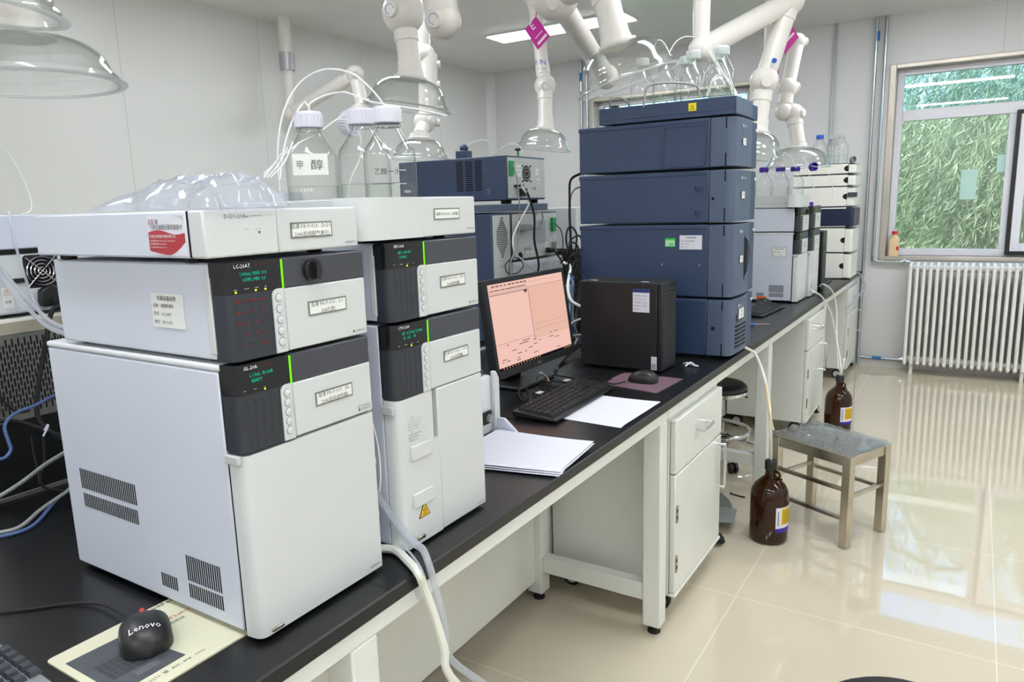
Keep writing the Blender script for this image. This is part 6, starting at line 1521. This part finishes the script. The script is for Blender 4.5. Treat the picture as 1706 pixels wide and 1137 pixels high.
hose('white cable reaching from the monitor side to the computer back, upper', [pt(946, 545, x=-.60), pt(958, 535, x=-.57), pt(976, 530, x=-.52)], .004, TUBEW, 'cable', 'cable')
hose('white cable reaching from the monitor side to the computer back, lower', [pt(950, 560, x=-.58), pt(965, 558, x=-.56), pt(978, 559, x=-.52)], .004, TUBEW, 'cable', 'cable')
ps = thing('power_strip', 'tall pale power strip standing behind the monitor edge', 'power strip', pt(944, 560, x=-.80))
g = pt(948, 470, x=-.78); MB(mat('pale_plastic', (214, 216, 204), .5, var=.02)).box(-.80, -.76, g.y - .03, g.y + .03, .80, 1.06).build('strip_body', ps, bevel=.004)
MB(VOID).box(-.7602, -.759, g.y - .012, g.y + .012, .98, 1.0).box(-.7602, -.759, g.y - .012, g.y + .012, .92, .94).build('socket', ps)
bx = thing('storage_cabinet', 'dark cabinet side visible between the rear stack and the tower', 'cabinet', (-.95, 2.95, .80))
MB(BLACK).box(-1.04, -.80, 2.86, 3.02, .8005, 1.16).build('cabinet_body', bx, bevel=.003)
for k, (lb, col) in enumerate((('blue cable in the tangle behind the black computer, leftmost strand', CABLEB), ('bright blue cable in the tangle behind the black computer, beside the white bow', CABLEB), ('grey cable in the tangle behind the black computer', CABLEG), ('black cable dropping in the tangle behind the black computer', RUBBER), ('thin black cable crossing the tangle behind the computer', RUBBER), ('black cable lowest in the tangle behind the computer', RUBBER))):
    x0 = 950 + k * 4
    hose(lb, [pt(x0 + rnd.uniform(-4, 4), 455 + 6 * k, x=-.64), pt(x0 + rnd.uniform(-8, 8), 490 + 5 * k, x=-.61), pt(x0 + rnd.uniform(-8, 10), 530 + 4 * k, x=-.6), pt(x0 + rnd.uniform(-8, 8), 565, x=-.6), (-.60 + .01 * k, 1.95 - .03 * k, .806), (-.55 + .01 * k, 1.80 - .02 * k, .806)], .0035, col, 'cable', 'cable')
# cables of the rear stack
hose('long white cable swinging down the grey backs of the rear stack', [(-1.045, 2.39, 1.517), pt(870, 312, x=-1.02), pt(882, 335, x=-1.01), pt(868, 365, x=-1.0), pt(855, 395, x=-1.0), pt(858, 420, x=-1.0), pt(878, 440, x=-.98), pt(895, 455, x=-.97), pt(905, 480, x=-.95)], .004, TUBEW, 'cable', 'cable')
hose('black power cable dropping from the top rear module behind the monitor', [(-1.05, 2.43, 1.485), pt(880, 325, x=-1.0), pt(890, 360, x=-.99), pt(890, 400, x=-.99), pt(897, 450, x=-.98), (-.97, 2.24, 1.0), (-.97, 2.22, .806)], .0055, RUBBER, 'cable', 'cable')
hose('thin grey cable from the green connector down the rear stack', [(-1.055, 2.33, 1.60), pt(857, 280, x=-1.01), pt(863, 310, x=-1.0), pt(866, 370, x=-1.0), pt(862, 410, x=-.99), pt(850, 440, x=-.98), pt(856, 470, x=-.97)], .003, CABLEG, 'cable', 'cable')
hose('grey ring of cable hooked beside the data plug of the rear stack', [pt(890, 372, x=-1.02), pt(893, 357, x=-1.02), pt(902, 355, x=-1.02), pt(904, 366, x=-1.02), pt(897, 378, x=-1.03), pt(885, 381, x=-1.03), (-1.02, 2.42, 1.318)], .004, CABLEG, 'cable', 'cable')
hose('thin black loop of cord against the perforated grille of the rear stack', [pt(850, 432, x=-1.0), pt(842, 442, x=-1.0), pt(846, 455, x=-1.0), pt(862, 455, x=-1.0), pt(872, 442, x=-1.0), pt(862, 431, x=-1.0), pt(850, 432, x=-.995), pt(848, 465, x=-.99)], .0022, RUBBER, 'cable', 'cable')
hose('black cable curving from the lower rear plug behind the monitor corner', [(-1.03, 2.66, 1.197), pt(928, 424, x=-.99), pt(938, 440, x=-.96), pt(942, 465, x=-.94), (-.93, 2.42, .806)], .005, RUBBER, 'cable', 'cable')
hose('thin dark cable from the right green connector of the rear stack', [(-1.044, 2.70, 1.33), pt(935, 385, x=-1.01), pt(938, 410, x=-1.0), pt(934, 440, x=-.98)], .0025, RUBBER, 'cable', 'cable')
# on top of the rear module
vt = thing('valve_fitting', 'small dark fitting on top of the navy rear module', 'fitting', pt(773, 262, y=2.42))
g = pt(773, 262, y=2.42); MB(NAVY).box(g.x - .03, g.x + .03, 2.39, 2.45, 1.6555, 1.70).lathe([(.02, 0), (.022, .02), (.012, .03)], (g.x, 2.42, 1.70), (.3, -.2, 1), 16).build('fitting_body', vt, bevel=.004)
hose('black and white looped tube over the navy rear module', [(g.x, 2.42, 1.715), pt(780, 243, y=2.42), pt(792, 236, y=2.43), pt(808, 234, y=2.44), pt(820, 242, y=2.45), pt(822, 258, y=2.45)], .0025)
hose('white tube with dark bands arching from the rear module to the hanging dome', [pt(822, 259, y=2.46), pt(835, 248, y=2.46), pt(848, 241, y=2.46), pt(860, 241, y=2.46), pt(868, 247, y=2.46), pt(870, 258, y=2.46)], .0025)
kb_ = thing('green_knob', 'small dark green knob on the back edge of the navy rear module', 'knob', (-1.13, 2.5, 1.656))
MB(GREENCON).lathe([(.006, 0), (.006, .03)], (-1.13, 2.5, 1.6555), (0, 0, 1), 12).use(BLACK).lathe([(.005, .03), (.016, .035), (.016, .042), (0, .044)], (-1.13, 2.5, 1.6555), (0, 0, 1), 16).build('knob_body', kb_)
# under the monitor
for k, (lb, P) in enumerate((('black cable looped under the monitor, widest loop with silver plug', [(900, 640), (915, 655), (940, 664), (962, 652), (955, 640), (930, 648), (905, 640), (898, 628)]), ('black cable beside the monitor stand, inner loop', [(872, 640), (880, 655), (872, 668), (864, 655), (874, 640), (890, 628)]), ('black cable running flat from the monitor to the keyboard', [(888, 655), (905, 662), (925, 672), (945, 668)]), ('black cable running from under the monitor to the computer', [(905, 622), (940, 628), (965, 632), (985, 628)]), ('thin black cable lying across the worktop behind the keyboard', [(900, 635), (930, 636), (960, 640), (990, 634)]))):
    hose(lb, [pt(a, b, z=ZT + .008 + .004 * (j % 2)) for j, (a, b) in enumerate(P)], .0028, RUBBER, 'cable', 'cable')
single(MB(STEEL).cyl(pt(909, 626, z=ZT + .04), pt(915, 638, z=ZT + .03), .006, 12), 'cable_plug', 'silver video plug tilted under the monitor', 'plug')
hose('grey video cable behind the silver plug under the monitor', [pt(909, 627, z=ZT + .04), pt(900, 622, z=ZT + .06), pt(893, 632, z=ZT + .03), pt(888, 640, z=ZT + .01)], .004, CABLEG, 'cable', 'cable')
hose('black mouse cord leaving the mouse on the dusky pink mat', [pt(1042, 636, z=ZT + .008), pt(1020, 640, z=ZT + .005), pt(1000, 632, z=ZT + .004), pt(985, 628, z=ZT + .004)], .0022, RUBBER, 'cable', 'cable')
# far end tubing
hose('white tube hooped over the violet capped bottles, towards the loose violet cap', [pt(1338, 262, y=YF + .08), pt(1345, 272, y=YF + .08), pt(1355, 277, y=YF + .08), pt(1368, 280, y=YF + .1), pt(1380, 290, y=YF + .12), pt(1387, 310, y=YF + .14), pt(1386, 330, y=YF + .15)], .0025)
hose('white tube falling from the violet capped bottle nearest the grey stack', [pt(1342, 280, y=YF + .06), pt(1352, 300, y=YF + .06), pt(1356, 312, y=YF + .06), pt(1346, 320, y=YF + .05)], .0025)
hose('thin white tube rising between the far bottles', [pt(1302, 272, y=YF + .09), pt(1306, 255, y=YF + .1), pt(1318, 262, y=YF + .1), pt(1326, 280, y=YF + .09)], .002)
